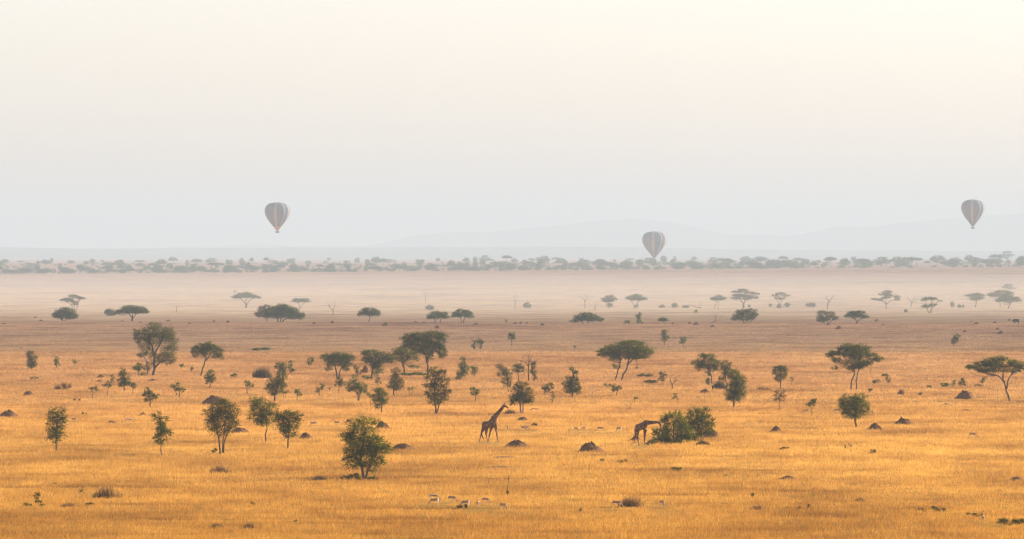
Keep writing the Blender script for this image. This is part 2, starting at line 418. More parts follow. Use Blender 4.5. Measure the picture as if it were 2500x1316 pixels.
# ---------------------------------------------------------------- termite mounds
def make_mound(label, px, py, w, h, peaks=None, d=None, group=None, seed=None, name='termite_mound', cat='termite mound', mat='earth', sharp=1.0):
    d = d or dist_at(px, py); s = d/F; seed = seed if seed is not None else int(px*5+py*29)
    rng = np.random.default_rng(seed); W2 = w*s/2; H = h*s*0.88
    nr, na = 14, 30
    if w < 26: nr, na = 8, 18
    if peaks is None:
        peaks = [(0.0, 0.0, 1.0, 0.42), (rng.uniform(.2, .45)*rng.choice([-1, 1]), rng.uniform(-.3, .3), rng.uniform(.35, .6), 0.3),
                 (rng.uniform(.1, .5)*rng.choice([-1, 1]), rng.uniform(-.4, .4), rng.uniform(.2, .45), 0.25)]
    V = []; ph = rng.uniform(0, 6.28, 12)
    for i in range(nr+1):
        r = i/nr
        for k in range(na):
            a = 2*math.pi*k/na
            edge = 1+0.12*math.sin(2*a+ph[0])+0.08*math.sin(5*a+ph[1])
            x = r*math.cos(a)*edge; y = r*math.sin(a)*edge
            z = 0.16*(1-r)
            for (qx, qy, qh, qr) in peaks:
                dd = math.hypot(x-qx, y-qy)/qr
                z = max(z, qh*max(0.0, 1-(dd/2.35)**1.7)**1.1*(1-r**5))
            z = z + 0.05*(math.sin(9*x+ph[2])*math.sin(8*y+ph[3]) + math.sin(19*x+ph[4])*math.sin(17*y+ph[5])*.6)*(1-r)*4.0 + rng.normal()*0.06*(1-r)
            if r > .98: z = -0.12/max(H, .2)
            V.append((x*W2, y*W2*0.9, max(z, -.3)*H))
    Fc = []
    for i in range(nr):
        for k in range(na):
            k2 = (k+1) % na
            Fc.append((i*na+k, (i+1)*na+k, (i+1)*na+k2, i*na+k2))
    o = mesh_obj(name, V, Fc, M[mat]); o.location = place(px, py, d); tag(o, label, cat, group)
    return o
# ---------------------------------------------------------------- the near and middle trees (photograph pixels)
T_ = make_tree
# big foreground tree
T_('thorn_tree', 'largest foreground tree, feathery green with a low leafy skirt at its foot', 'tree', 888, 1171,
   [(890,1036,40,20),(862,1072,24,13),(884,1068,44,24),(918,1082,26,20),(890,1092,44,18),(925,1098,32,12),(946,1092,14,6),(852,1116,19,9),(862,1104,24,16),
    (890,1118,30,17),(920,1120,18,12),(858,1128,24,14),(903,1135,24,9),(846,1066,15,9),(925,1130,13,10),(908,1150,10,8)],
   [[(888,1171),(886,1150),(880,1125),(886,1085),(892,1045)],[(890,1171),(897,1150),(912,1115),(922,1085)]], 'green', 3.6, 0.98, spray=9, up=0.0, gap=0.45, limbs=4, tr=3.6)
make_bush('shrub', 'low olive shrub skirting the foot of the largest foreground tree on its left', 'shrub', 858, 1174, [(842,1168,11,5),(862,1164,15,8),(874,1168,9,6)], 'olive', 0.7, stems=3)
make_bush('shrub', 'small olive shrub at the right foot of the largest foreground tree', 'shrub', 908, 1174, [(903,1169,12,4),(916,1167,6,5)], 'olive', 0.7, stems=3)
# left foreground row
T_('thorn_tree', 'leftmost foreground thorn tree with straight thin trunk and wispy top twigs', 'tree', 137, 1103,
   [(140,1003,17,11),(137,1020,23,14),(152,1025,13,11),(135,1038,24,12),(136,1052,22,11),(143,1062,22,9),(128,1070,16,8),(137,1076,10,6),(118,1008,9,5)],
   [[(137,1103),(137,1080),(138,1050),(140,1010)]], 'green', 3.8, 0.85, spray=7, up=0.0, tr=1.9, sticks=5)
T_('thorn_tree', 'slim foreground thorn tree with narrow tall crown, second from the left edge', 'tree', 394, 1113,
   [(385,1016,15,10),(394,1026,18,12),(395,1040,14,10),(393,1052,17,12),(405,1055,17,11),(396,1066,20,11),(392,1078,14,8)],
   [[(394,1113),(393,1085),(393,1055),(391,1020)]], 'green', 3.6, 0.85, spray=6, up=0.05, tr=1.5)
T_('thorn_tree', 'sparse brownish foreground tree with two close straight trunks and fine open twigs', 'tree', 541, 1108,
   [(538,985,22,13),(520,1010,24,18),(560,1005,26,20),(540,1015,34,26),(518,1035,20,16),(566,1033,20,18),(540,1052,28,16)],
   [[(538,1108),(536,1080),(528,1045),(515,1015)],[(543,1109),(545,1075),(548,1045),(556,1005)],[(546,1106),(548,1075),(562,1045),(572,1020)]], 'olive', 2.4, 0.95, spray=8, up=0.35, tr=2.2, limbs=8, sticks=14, bark='bark')
T_('thorn_tree', 'green thorn tree leaning over a thin crooked trunk left of the bushy-topped one', 'tree', 650, 1079,
   [(630,978,20,11),(640,992,28,16),(662,1000,18,16),(640,1010,30,14),(625,1018,22,12),(652,1028,22,11),(636,1032,16,8),(613,1003,9,5)],
   [[(650,1079),(648,1062),(652,1045),(646,1010)]], 'green', 3.4, 0.85, spray=7, up=0.1, tr=1.9, sticks=4)
T_('thorn_tree', 'round green thorn tree with dry twigs poking out of its top, beside a brown mound', 'tree', 702, 1098,
   [(700,1014,20,11),(724,1015,14,11),(690,1024,20,14),(712,1032,25,15),(700,1045,24,14),(706,1060,20,11),(683,1018,12,10)],
   [[(702,1098),(703,1075),(706,1055),(706,1025)]], 'green', 3.4, 0.95, spray=6, up=0.1, tr=2.0, sticks=9)
# right-hand near trees
T_('acacia_tree', 'neat rounded green tree standing alone left of two brown mounds on the right', 'tree', 2091, 1047,
   [(2066,976,17,13),(2097,970,18,13),(2085,985,33,16),(2072,995,24,14),(2104,996,20,17),(2086,1010,31,13),(2070,1011,17,9)],
   [[(2091,1047),(2089,1025),(2086,1000),(2088,975)]], 'green', 3.0, 1.0, spray=6, up=0.15, tr=2.6)
T_('acacia_tree', 'tall dense green oval tree in front of a grey brush pile', 'tree', 1792, 995,
   [(1795,915,16,13),(1800,930,22,15),(1797,946,25,15),(1790,960,20,13),(1804,962,20,13),(1792,974,18,8)],
   [[(1792,995),(1792,975),(1795,945),(1798,920)]], 'green', 2.8, 1.2, spray=5, up=0.2, tr=2.4)
T_('acacia_tree', 'tall feathery tree with several bushy tiers near the centre, forked trunk', 'tree', 1064, 1012,
   [(1062,905,20,10),(1080,912,12,9),(1060,922,25,12),(1085,930,14,10),(1050,938,18,10),(1068,945,26,12),(1088,955,13,12),(1052,962,16,12),(1070,970,26,13),(1062,982,20,9)],
   [[(1064,1012),(1063,990),(1060,960),(1062,920)],[(1065,1006),(1072,988),(1085,965),(1090,945)]], 'olive', 3.0, 0.85, spray=6, up=0.25, tr=2.2, sticks=5)
T_('thorn_tree', 'rounded feathery tree on two pale trunks directly behind the walking giraffe\'s head', 'tree', 1272, 1011,
   [(1273,940,17,9),(1262,952,16,10),(1283,955,17,11),(1258,968,18,10),(1285,970,20,12),(1272,975,26,12),(1254,982,12,6),(1292,984,12,6)],
   [[(1273,1011),(1270,990),(1266,970),(1268,950)],[(1276,1006),(1277,988),(1280,970),(1284,955)]], 'olive', 3.0, 0.95, spray=6, up=0.2, tr=2.3, bark='bark_pale')
T_('thorn_tree', 'dark green tree with a narrow spire above a wide skirt, right of centre', 'tree', 1397, 971,
   [(1397,903,7,7),(1404,913,8,8),(1392,925,11,8),(1405,930,10,10),(1386,938,14,8),(1400,944,20,12),(1385,950,12,8),(1410,955,10,8),(1396,957,16,6)],
   [[(1397,971),(1397,955),(1398,935),(1401,912)]], 'dark', 2.6, 1.05, spray=5, up=0.15, tr=1.9)
T_('thorn_tree', 'small bushy round-crowned tree with short dark trunk behind the largest foreground tree', 'tree', 929, 1010,
   [(925,955,16,9),(920,968,14,12),(935,970,13,14),(927,982,18,10),(924,992,10,6)], None, 'dark', 2.8, 1.0, spray=5, up=0.2, tr=1.9)
T_('thorn_tree', 'pale wispy sapling touching the left side of a small round-crowned tree', 'sapling', 905, 993,
   [(904,964,9,7)], None, 'olive', 2.4, 0.6, tr=0.7)
T_('thorn_tree', 'dark spreading tree with pale forked trunk left of the pale wispy sapling', 'tree', 874, 980,
   [(864,925,10,9),(862,940,17,10),(882,942,14,10),(853,950,10,6),(872,953,20,8),(888,955,8,6)],
   [[(875,980),(874,965),(868,950),(864,930)],[(876,978),(879,962),(886,950)]], 'dark', 2.7, 0.95, spray=5, tr=2.3, bark='bark_pale')
T_('thorn_tree', 'airy olive tree with stacked crown, right of the pale wispy sapling and farther off', 'tree', 962, 966,
   [(966,905,11,8),(962,918,12,8),(966,930,18,10),(975,938,15,8),(958,942,14,7),(970,947,16,6)], [[(962,966),(962,950),(965,930),(966,908)]], 'olive', 2.6, 0.95, spray=5, tr=1.9)
T_('thorn_tree', 'grey-green tree with wide round crown and dark leaning trunk near two stacked crowns', 'tree', 669, 980,
   [(688,920,14,11),(672,932,22,13),(690,938,13,10),(660,944,15,10),(678,950,20,11),(668,960,14,7)], [[(669,980),(671,965),(676,948),(682,925)]], 'olive', 2.7, 1.0, spray=5, tr=2.3)
T_('thorn_tree', 'dark crown rising just above and behind the wide grey-green tree', 'tree', 692, 934,
   [(688,890,15,7),(682,897,12,6),(694,902,10,8),(686,910,12,7)], None, 'dark', 2.4, 1.0, tr=1.6)
T_('thorn_tree', 'narrow upright dark sapling at the right shoulder of the stacked crowns', 'sapling', 709, 915,
   [(710,886,6,6),(708,896,8,5),(711,903,9,5)], None, 'dark', 2.2, 1.0, tr=1.2)
T_('thorn_tree', 'small tree with several leafy tufts on a dark thick stem, left half', 'tree', 366, 995,
   [(360,947,4,3),(360,957,12,7),(356,966,9,6),(368,964,10,8),(382,969,9,6),(362,975,12,6)], [[(366,995),(367,980),(364,962),(361,948)]], 'dark', 2.6, 0.9, tr=1.7)
T_('thorn_tree', 'small twin-tufted tree whose right tuft stands on a thin trunk', 'tree', 438, 972,
   [(424,943,9,6),(432,939,7,5),(428,952,6,4),(440,950,12,6),(446,953,7,5)], [[(438,972),(438,958),(436,945)],[(432,960),(427,952),(423,944)]], 'dark', 2.4, 0.85, tr=1.3)
T_('thorn_tree', 'little round dark tree right of the twin-tufted tree, below the leaning umbrella', 'tree', 510, 948,
   [(514,912,10,8),(508,920,9,9),(518,925,12,9),(512,934,10,5)], None, 'dark', 2.5, 1.05, tr=1.6)
T_('thorn_tree', 'little spreading dark tree left of the wide grey-green tree', 'tree', 603, 963,
   [(602,934,7,4),(603,940,10,5),(613,940,8,5)], None, 'dark', 2.3, 0.85, tr=1.4)
T_('thorn_tree', 'flat-topped sapling on a bare leaning stem at lower left', 'sapling', 226, 973,
   [(224,948,10,3.5),(236,952,7,3),(231,946,6,3)], None, 'dark', 2.2, 0.85, tr=1.0, flat=0.6)
T_('thorn_tree', 'slim leafy sapling right of the flat-topped sapling on the left', 'sapling', 261, 965,
   [(268,933,7,5),(262,939,6,4),(255,942,5,3),(267,941,6,4)], None, 'dark', 2.2, 0.85, tr=1.0)
T_('thorn_tree', 'faint grey sapling tucked against the left of the conical brownish tree', 'sapling', 279, 942,
   [(276,920,7,5),(273,925,5,3)], None, 'olive', 2.2, 0.6, tr=0.9)
T_('thorn_tree', 'conical brownish-green tree with multiple low branches on the left', 'tree', 304, 956,
   [(300,903,6,7),(298,914,11,9),(307,920,10,9),(295,930,12,9),(310,932,12,9),(302,938,15,8)], [[(304,956),(303,940),(300,910)]], 'olive', 2.6, 0.95, tr=1.7)
T_('thorn_tree', 'small round dark tree at the right foot of the conical brownish-green tree', 'tree', 324, 961,
   [(320,938,7,6),(326,943,8,7)], None, 'dark', 2.3, 1.1, tr=1.2)
T_('thorn_tree', 'tiny umbrella sapling alone near the left edge above a termite mound', 'sapling', 87, 936,
   [(84,923,9,3.5)], None, 'dark', 2.0, 0.9, tr=0.7, flat=0.7)
T_('leafy_shrub_tree', 'bushy grey column of foliage nearest the left edge of the brown plain', 'tree', 76, 902,
   [(72,863,9,6),(78,872,12,10),(75,885,11,10),(82,889,8,8),(76,895,9,5)], None, 'olive', 2.4, 1.2, tr=1.6)
T_('thorn_tree', 'narrow dark upright shrub tree right of the bushy grey column', 'tree', 138, 900,
   [(138,875,6,5),(137,883,6,6),(140,889,6,5)], None, 'dark', 2.2, 1.1, tr=1.1)
T_('thorn_tree', 'tiny two-tuft sapling, third in the row from the left edge', 'sapling', 183, 896,
   [(181,881,5,5),(188,884,5,2.5)], None, 'dark', 2.0, 0.8, tr=0.7)
# the tall forest tree at left
T_('acacia_tree', 'tallest big tree at left, towering airy crown over two trunks', 'tree', 374, 917,
   [(376,795,18,8),(368,810,26,14),(345,812,17,8),(330,813,10,10),(335,826,9,6),(398,815,22,16),(412,820,17,22),(422,838,15,18),(350,832,18,16),(352,850,14,14),
    (380,830,26,18),(412,858,20,18),(400,872,20,14),(420,875,10,16),(378,875,14,10),(366,860,14,12),(410,885,12,6)],
   [[(374,917),(376,890),(377,868),(370,845),(362,820)],[(376,885),(378,865),(390,840),(400,818)],[(378,893),(390,885),(402,880)]], 'olive', 2.6, 0.8, spray=5, gap=0.62, tr=3.2, limbs=5)
T_('acacia_tree', 'stout short tree with bare pale arching limb hugging the tallest big tree\'s left trunk', 'tree', 361, 915,
   [(348,866,13,5),(340,868,7,3),(360,890,7,7),(358,902,8,9),(371,893,8,8)],
   [[(361,915),(360,893),(356,877),(347,868),(338,864)]], 'olive', 2.4, 0.7, tr=2.4, bark='bark_pale', limbs=3)
T_('thorn_tree', 'small dome-crowned tree just left of the tallest big tree', 'tree', 340, 918,
   [(337,894,12,7),(333,900,9,6),(341,901,9,6)], None, 'dark', 2.4, 1.1, tr=1.4)
make_bush('shrub', 'low dark shrub between the dome-crowned tree and the tallest big tree', 'shrub', 351, 917, [(351,913,8,4)], 'dark', 0.9, single=True)
T_('acacia_tree', 'leaning umbrella-crowned tree on a single bare trunk at left', 'tree', 490, 918,
   [(508,845,20,10),(492,850,22,11),(478,855,14,11),(520,852,20,10),(536,860,14,11),(476,866,9,8),(500,862,16,8),(540,870,8,7),(525,870,12,5)],
   [[(490,918),(495,898),(502,878),(504,862)],[(503,876),(515,864),(524,856)]], 'green', 2.6, 1.05, tr=2.2, limbs=4)
make_bush('shrub', 'tiny green bush at the right side of the tallest big tree', 'shrub', 466, 907, [(466,899,5,5)], 'dark', 0.9, stems=2)
# the central group
T_('acacia_tree', 'grey-green flat-crowned tree at the left end of the central group', 'tree', 825, 927,
   [(826,868,36,9),(800,873,21,7),(850,874,22,9),(825,880,38,9),(808,890,16,7),(842,890,20,8),(803,902,10,6),(845,900,12,8)],
   [[(823,927),(822,908),(816,892),(808,880)],[(827,927),(830,905),(840,890),(848,878)]], 'dark', 2.5, 1.0, flat=0.3, tr=2.2, limbs=4)
T_('acacia_tree', 'broad ghostly green tree second from left in the central group', 'tree', 905, 922,
   [(908,862,24,9),(893,866,12,10),(930,868,22,9),(950,872,16,9),(920,878,34,9),(896,878,14,9),(955,880,14,7),(922,890,14,7),(920,903,17,12),(912,897,9,8)],
   [[(905,922),(910,903),(915,885)]], 'dark', 2.5, 1.0, tr=2.2)
T_('acacia_tree', 'tree with short forked trunk tucked under the left of the biggest central crown', 'tree', 987, 913,
   [(975,855,18,8),(990,862,24,10),(968,866,14,9),(1008,868,18,10),(985,876,22,7),(1018,877,8,4),(1010,895,16,4)],
   [[(987,913),(986,893),(985,878)],[(986,893),(980,882)]], 'green', 2.5, 1.0, tr=2.3)
T_('acacia_tree', 'biggest tree of the central group, domed bright green crown on a tall trunk', 'tree', 1045, 916,
   [(1030,822,32,12),(1062,820,30,12),(1000,828,22,14),(1075,838,16,16),(1030,838,40,12),(1000,845,20,12),(1055,850,30,14),(1080,858,13,14),(1042,862,18,8),(1020,855,15,8),(1080,868,10,6),(1050,873,12,5)],
   [[(1045,916),(1044,895),(1041,875),(1032,850)],[(1043,880),(1050,862),(1062,845)]], 'green', 2.6, 1.15, flat=0.15, tr=2.6, limbs=5)
T_('thorn_tree', 'ghostly pale sapling between the two left trees of the central group', 'sapling', 873, 922,
   [(871,897,8,7),(875,908,8,7)], None, 'olive', 2.2, 0.9, tr=0.9)
T_('thorn_tree', 'small round tree with thin trunk in front of the left end of the central group', 'tree', 827, 960,
   [(828,928,9,8),(824,937,8,7),(834,936,9,8)], None, 'dark', 2.4, 1.0, tr=1.2)
T_('thorn_tree', 'crooked-stemmed sapling below the broad ghostly tree', 'sapling', 925, 946,
   [(918,930,6,5),(926,932,6,5),(921,922,6,4)], [[(925,946),(923,940),(919,930)]], 'olive', 2.3, 0.8, tr=1.0)
T_('thorn_tree', 'tiny sapling of thin stems right of the airy stacked tree', 'sapling', 1002, 967,
   [(1000,951,6,4),(1008,947,5,3)], [[(1001,967),(1000,952)],[(1003,967),(1007,950)]], 'dark', 2.1, 0.8, tr=0.6)
T_('thorn_tree', 'small dark thin-trunked tree above and left of the walking giraffe', 'tree', 1160, 983,
   [(1156,950,8,5),(1163,956,9,6),(1153,960,6,4),(1168,961,6,3)], None, 'dark', 2.4, 0.95, tr=1.2)
T_('leafy_shrub_tree', 'pointed grey-green tree right of the biggest central tree', 'tree', 1125, 925,
   [(1128,878,7,7),(1130,890,11,8),(1125,902,9,8),(1136,900,9,10),(1128,913,13,8),(1120,918,5,6)], None, 'dark', 2.4, 1.15, tr=1.2)
T_('thorn_tree', 'rounder companion touching the right of the pointed grey-green tree', 'tree', 1157, 921,
   [(1157,898,8,6),(1158,908,8,9)], None, 'dark', 2.3, 1.1, tr=1.0)
T_('thorn_tree', 'dark leafy sapling below the left end of the central group', 'sapling', 725, 978,
   [(727,953,7,5),(725,960,7,5),(732,963,6,4)], None, 'dark', 2.2, 1.05, tr=1.0)
T_('thorn_tree', 'thin V-stemmed sapling between the wide grey-green tree and a dark sapling', 'sapling', 694, 974,
   [(694,957,8,4),(702,957,7,2.5)], [[(694,974),(691,963),(690,956)],[(695,973),(699,962),(701,957)]], 'dark', 2.1, 0.8, tr=0.7)
T_('thorn_tree', 'leafy sapling with dry fallen twigs at its left, below the central group', 'sapling', 779, 966,
   [(785,942,6,5),(780,948,8,6),(775,954,5,4)], None, 'dark', 2.2, 0.95, tr=1.1, sticks=3)
T_('thorn_tree', 'very small sprout right of the sapling with fallen twigs', 'sapling', 805, 958,
   [(805,947,3.5,3.5)], None, 'dark', 1.9, 0.8, tr=0.5)
make_bush('shrub', 'small dark shrub on the far side of the left end of the central group', 'shrub', 757, 893, [(759,879,7,6),(755,886,6,6)], 'dark', 0.9, stems=2)
# centre right
T_('acacia_tree', 'wide umbrella tree on two leaning trunks, centre right', 'tree', 1510, 929,
   [(1540,838,34,7),(1515,848,38,11),(1480,858,24,9),(1565,852,32,10),(1530,862,50,11),(1490,866,30,7),(1580,862,17,10),(1470,866,12,5),(1548,872,34,7),(1503,876,16,7),(1503,895,9,6),(1556,898,3,4)],
   [[(1517,929),(1521,915),(1530,902),(1533,885),(1540,872)],[(1503,928),(1507,910),(1513,892),(1518,875)],[(1532,886),(1545,878),(1556,872)]], 'green', 2.7, 1.1, flat=0.3, tr=2.4, limbs=5)
T_('thorn_tree', 'grey-green tree at the left end of the small cluster behind the giraffe', 'tree', 1236, 931,
   [(1220,894,9,6),(1228,900,8,6),(1222,913,10,8),(1240,912,12,10),(1232,905,10,6)], None, 'olive', 2.4, 0.95, tr=1.3)
T_('thorn_tree', 'dark flat-crowned tree in the middle of the small cluster behind the giraffe', 'tree', 1268, 933,
   [(1266,893,13,6),(1262,903,11,8),(1273,902,8,9)], None, 'dark', 2.4, 1.05, tr=1.5)
make_dead('dead_tree', 'bare grey dead tree with crooked spreading twigs in the cluster behind the giraffe', 1291, 932,
   [[(1291,932),(1290,905),(1291,885),(1292,870)],[(1290,895),(1284,886),(1272,881)],[(1291,892),(1303,884),(1316,877)],[(1291,885),(1298,873)]], 1.9)
make_bush('shrub', 'green leafy growth clinging to the right of the bare dead tree', 'shrub', 1302, 931, [(1302,892,7,8),(1303,905,8,10),(1307,921,5,6)], 'dark', 1.0, stems=3)
T_('thorn_tree', 'pale small tree under the left of the small cluster', 'tree', 1242, 960,
   [(1238,924,12,6),(1232,932,10,6),(1244,933,9,7),(1238,942,9,4)], None, 'olive', 2.3, 0.75, tr=1.2)
T_('thorn_tree', 'small dark spreading tree left of the narrow-spired tree', 'tree', 1330, 965,
   [(1340,939,11,4),(1330,946,9,6),(1342,947,9,6),(1335,954,8,4)], None, 'dark', 2.3, 1.0, tr=1.4)
T_('thorn_tree', 'straggly bent sapling with a fallen stick at its foot', 'sapling', 1347, 987,
   [(1348,960,5,4),(1352,968,6,4),(1345,979,4,4)], [[(1346,987),(1350,975),(1350,960)]], 'olive', 2.2, 0.8, tr=0.8)
T_('thorn_tree', 'small round-topped tree standing alone below the wide umbrella tree', 'tree', 1505, 967,
   [(1503,944,8,6),(1509,948,8,7),(1502,953,8,4)], None, 'dark', 2.3, 1.1, tr=1.5)
T_('thorn_tree', 'tiny flat-topped sapling like a small parasol right of centre', 'sapling', 1549, 988,
   [(1549,972,8,3)], None, 'dark', 2.0, 1.0, tr=0.6, flat=0.6)
T_('thorn_tree', 'upright grey-green tree right of the wide umbrella tree', 'tree', 1618, 938,
   [(1617,910,7,6),(1620,919,8,6),(1616,926,8,5)], None, 'olive', 2.3, 1.0, tr=1.0)
make_dead('dead_tree', 'forked grey stump with twisted stubs right of the wide umbrella tree', 1642, 951,
   [[(1642,951),(1641,940),(1637,930),(1636,923)],[(1641,940),(1647,930),(1650,921)],[(1647,931),(1652,926)]], 1.6)
T_('thorn_tree', 'drooping green sapling on a curved stem above the browsing giraffe', 'sapling', 1656, 985,
   [(1648,963,5,4),(1646,971,6,4),(1652,972,3,3)], [[(1656,985),(1655,975),(1650,964)]], 'green', 2.2, 0.8, tr=0.5)
T_('acacia_tree', 'irregular dark tree at the left of the right-hand pair, thin leaning trunk', 'tree', 1739, 939,
   [(1715,870,12,7),(1735,872,16,9),(1705,885,16,10),(1730,888,26,12),(1748,890,12,10),(1708,898,12,9),(1740,900,14,8),(1728,912,8,6)],
   [[(1739,939),(1737,920),(1733,905),(1728,890)]], 'dark', 2.6, 1.0, tr=1.8)
T_('acacia_tree', 'soft grey-olive tree between the irregular dark tree and the dense oval tree', 'tree', 1776, 945,
   [(1772,889,14,9),(1768,902,14,10),(1782,905,12,11),(1774,918,14,10),(1762,925,8,8)], None, 'olive', 2.4, 1.0, tr=1.7)
T_('thorn_tree', 'lollipop-shaped grey tree left of the two-trunked tree at right', 'tree', 1906, 950,
   [(1900,900,14,7),(1910,902,15,8),(1896,910,11,8),(1912,912,12,8),(1903,923,14,10)], [[(1906,950),(1906,930),(1906,905)]], 'dark', 2.4, 1.05, tr=1.4)
T_('thorn_tree', 'sparse brown sapling directly below the lollipop-shaped grey tree', 'sapling', 1904, 1001,
   [(1903,956,13,5),(1896,965,10,5),(1911,966,10,6),(1902,975,14,5)], [[(1904,1001),(1902,985),(1903,965)]], 'dry', 2.3, 0.7, tr=1.0, sticks=6)
T_('thorn_tree', 'slim little green tree left of the neat rounded tree', 'sapling', 1983, 1016,
   [(1988,974,8,4),(1982,981,10,5),(1978,988,9,4),(1989,986,7,4)], [[(1983,1016),(1982,998),(1983,982)]], 'green', 2.3, 0.95, tr=0.9)
T_('thorn_tree', 'very small sapling right of the lollipop-shaped grey tree', 'sapling', 1932, 941,
   [(1934,924,5,3),(1931,929,3,3)], None, 'dark', 2.0, 0.9, tr=0.9)
T_('acacia_tree', 'large domed tree on two parallel crooked trunks, right side', 'tree', 2084, 952,
   [(2075,848,26,10),(2100,853,28,13),(2058,857,18,12),(2085,866,40,13),(2035,865,16,9),(2026,868,11,6),(2130,872,18,10),(2145,876,12,7),(2042,880,14,8),(2085,885,34,11),(2115,888,18,8),(2082,898,15,8),(2036,898,8,5),(2100,897,12,7)],
   [[(2077,952),(2079,932),(2086,915),(2087,895)],[(2091,951),(2091,930),(2093,912),(2098,895)]], 'green', 2.7, 1.15, flat=0.15, tr=2.1, limbs=4)
T_('acacia_tree', 'broad flat umbrella tree cut by the right edge, curved bare trunk', 'tree', 2466, 978,
   [(2440,876,22,8),(2418,882,22,9),(2395,890,24,8),(2440,892,36,11),(2380,898,22,6),(2365,896,10,4),(2480,888,22,12),(2495,898,22,9),(2420,904,34,7),(2470,905,22,6),(2400,905,20,5)],
   [[(2466,978),(2458,955),(2452,935),(2448,915)],[(2457,945),(2463,925),(2470,912)],[(2452,928),(2438,918),(2424,915)]], 'green', 2.7, 1.1, flat=0.35, tr=2.5, limbs=4)
T_('thorn_tree', 'small thin tree showing under the left of the broad umbrella at the right edge', 'sapling', 2401, 944,
   [(2398,930,9,5),(2405,925,8,4)], None, 'olive', 2.2, 0.5, tr=1.0, sticks=6)
T_('thorn_tree', 'solitary dark tree on the brown plain, farthest right', 'tree', 2326, 844,
   [(2336,822,9,6),(2332,830,10,7),(2328,836,6,4)], None, 'dark', 2.2, 1.1, tr=1.3)
T_('thorn_tree', 'small dark tree on the brown plain behind the walking giraffe', 'tree', 1250, 845,
   [(1249,816,8,5),(1247,823,8,6),(1254,824,6,6)], [[(1250,845),(1249,832),(1249,820)]], 'dark', 2.1, 1.1, tr=0.9)
T_('thorn_tree', 'slim upright tree on the brown plain above the wide umbrella\'s right side', 'tree', 1622, 843,
   [(1624,810,8,6),(1620,818,8,5),(1627,823,8,5),(1621,830,8,4)], None, 'dark', 2.1, 1.0, tr=0.9)
T_('thorn_tree', 'small bushy tree right of the slim upright one on the brown plain', 'tree', 1668, 849,
   [(1668,827,8,5),(1667,834,8,5)], None, 'dark', 2.1, 0.95, tr=0.8)
T_('thorn_tree', 'very faint sprout on the brown plain left of the wide umbrella tree', 'sapling', 1403, 856,
   [(1404,845,4,4)], None, 'olive', 1.9, 0.7, tr=0.5)
make_dead('dead_tree', 'arched dark remains of a bush on the brown plain, centre', 1158, 853,
   [[(1158,853),(1157,842),(1158,833),(1165,832),(1174,831)],[(1172,853),(1176,843),(1179,834),(1170,830)],[(1158,848),(1165,842),(1172,850)]], 1.8, cat='dead bush')
make_bush('shrub', 'dark crown of leaves over the arched bush remains', 'shrub', 1168, 853, [(1171,834,10,4),(1156,843,4,7),(1174,842,5,6)], 'dark', 0.8, stems=0, single=True)
# crest row just beyond the brown plain
T_('acacia_tree', 'round bushy dark tree low on the plain\'s far edge, leftmost', 'tree', 156, 784,
   [(160,759,24,8),(150,766,20,9),(172,769,18,9),(158,772,32,7),(136,770,9,7),(182,773,8,5)], [[(153,784),(150,776)],[(158,784),(163,775)]], 'green', 2.3, 1.3, tr=1.8)
T_('acacia_tree', 'classic wide umbrella acacia at the plain\'s far edge on the left', 'tree', 323, 784,
   [(322,753,30,7),(300,760,18,6),(345,759,17,7),(322,762,40,5),(355,763,9,4),(285,765,9,3)],
   [[(322,784),(323,775),(314,767),(308,760)],[(324,784),(325,775),(333,766),(338,759)],[(323,775),(323,762)]], 'green', 2.3, 1.3, flat=0.5, tr=1.8)
T_('acacia_tree', 'brown-tinged looser tree merging with the left of the widest low tree', 'tree', 653, 785,
   [(637,757,9,9),(650,752,10,7),(632,768,9,7),(645,766,12,10),(626,768,5,5)], [[(653,785),(650,776),(643,766)]], 'dry', 2.2, 1.2, tr=1.3)
T_('acacia_tree', 'widest low dense tree at the plain\'s far edge, below the left balloon', 'tree', 683, 786,
   [(685,752,26,9),(665,762,22,13),(700,758,24,11),(716,760,14,9),(690,768,42,9),(733,771,12,8),(722,772,20,7),(655,770,12,7)],
   [[(678,786),(678,777),(672,768)],[(684,786),(687,776),(692,768)],[(688,784),(698,778),(715,777)]], 'dark', 2.3, 1.4, tr=1.9)
T_('acacia_tree', 'domed slender-trunked acacia at the far edge, right of the widest low tree', 'tree', 900, 787,
   [(902,757,17,6),(888,763,14,7),(916,763,14,7),(901,765,22,6),(878,769,6,3),(922,769,7,4)], [[(900,787),(902,777),(902,766)]], 'green', 2.2, 1.2, flat=0.25, tr=1.4)
T_('acacia_tree', 'two-stemmed low acacia, left tree of a touching pair at the far edge', 'tree', 1070, 788,
   [(1063,765,14,5),(1080,767,13,6),(1053,773,11,6),(1068,773,22,6),(1090,775,10,4),(1046,777,6,3)], [[(1063,788),(1062,781),(1056,775)],[(1076,788),(1076,780),(1082,773)]], 'green', 2.2, 1.2, flat=0.3, tr=1.5)
T_('acacia_tree', 'taller domed acacia, right tree of the touching pair at the far edge', 'tree', 1131, 789,
   [(1126,759,13,5),(1140,764,14,7),(1113,767,11,6),(1130,769,22,6),(1148,773,9,5),(1106,773,6,3)], [[(1131,789),(1133,780),(1138,770)],[(1127,788),(1125,779),(1119,772)]], 'dark', 2.2, 1.2, flat=0.2, tr=1.4)
T_('acacia_tree', 'low spreading dome of an acacia at the far edge left of the column shrub', 'tree', 1435, 790,
   [(1433,768,17,5),(1420,774,18,6),(1448,774,17,6),(1434,779,34,6),(1402,784,11,3),(1465,781,9,5)], [[(1435,790),(1435,780)],[(1425,789),(1418,780)]], 'green', 2.2, 1.3, flat=0.3, tr=1.4)
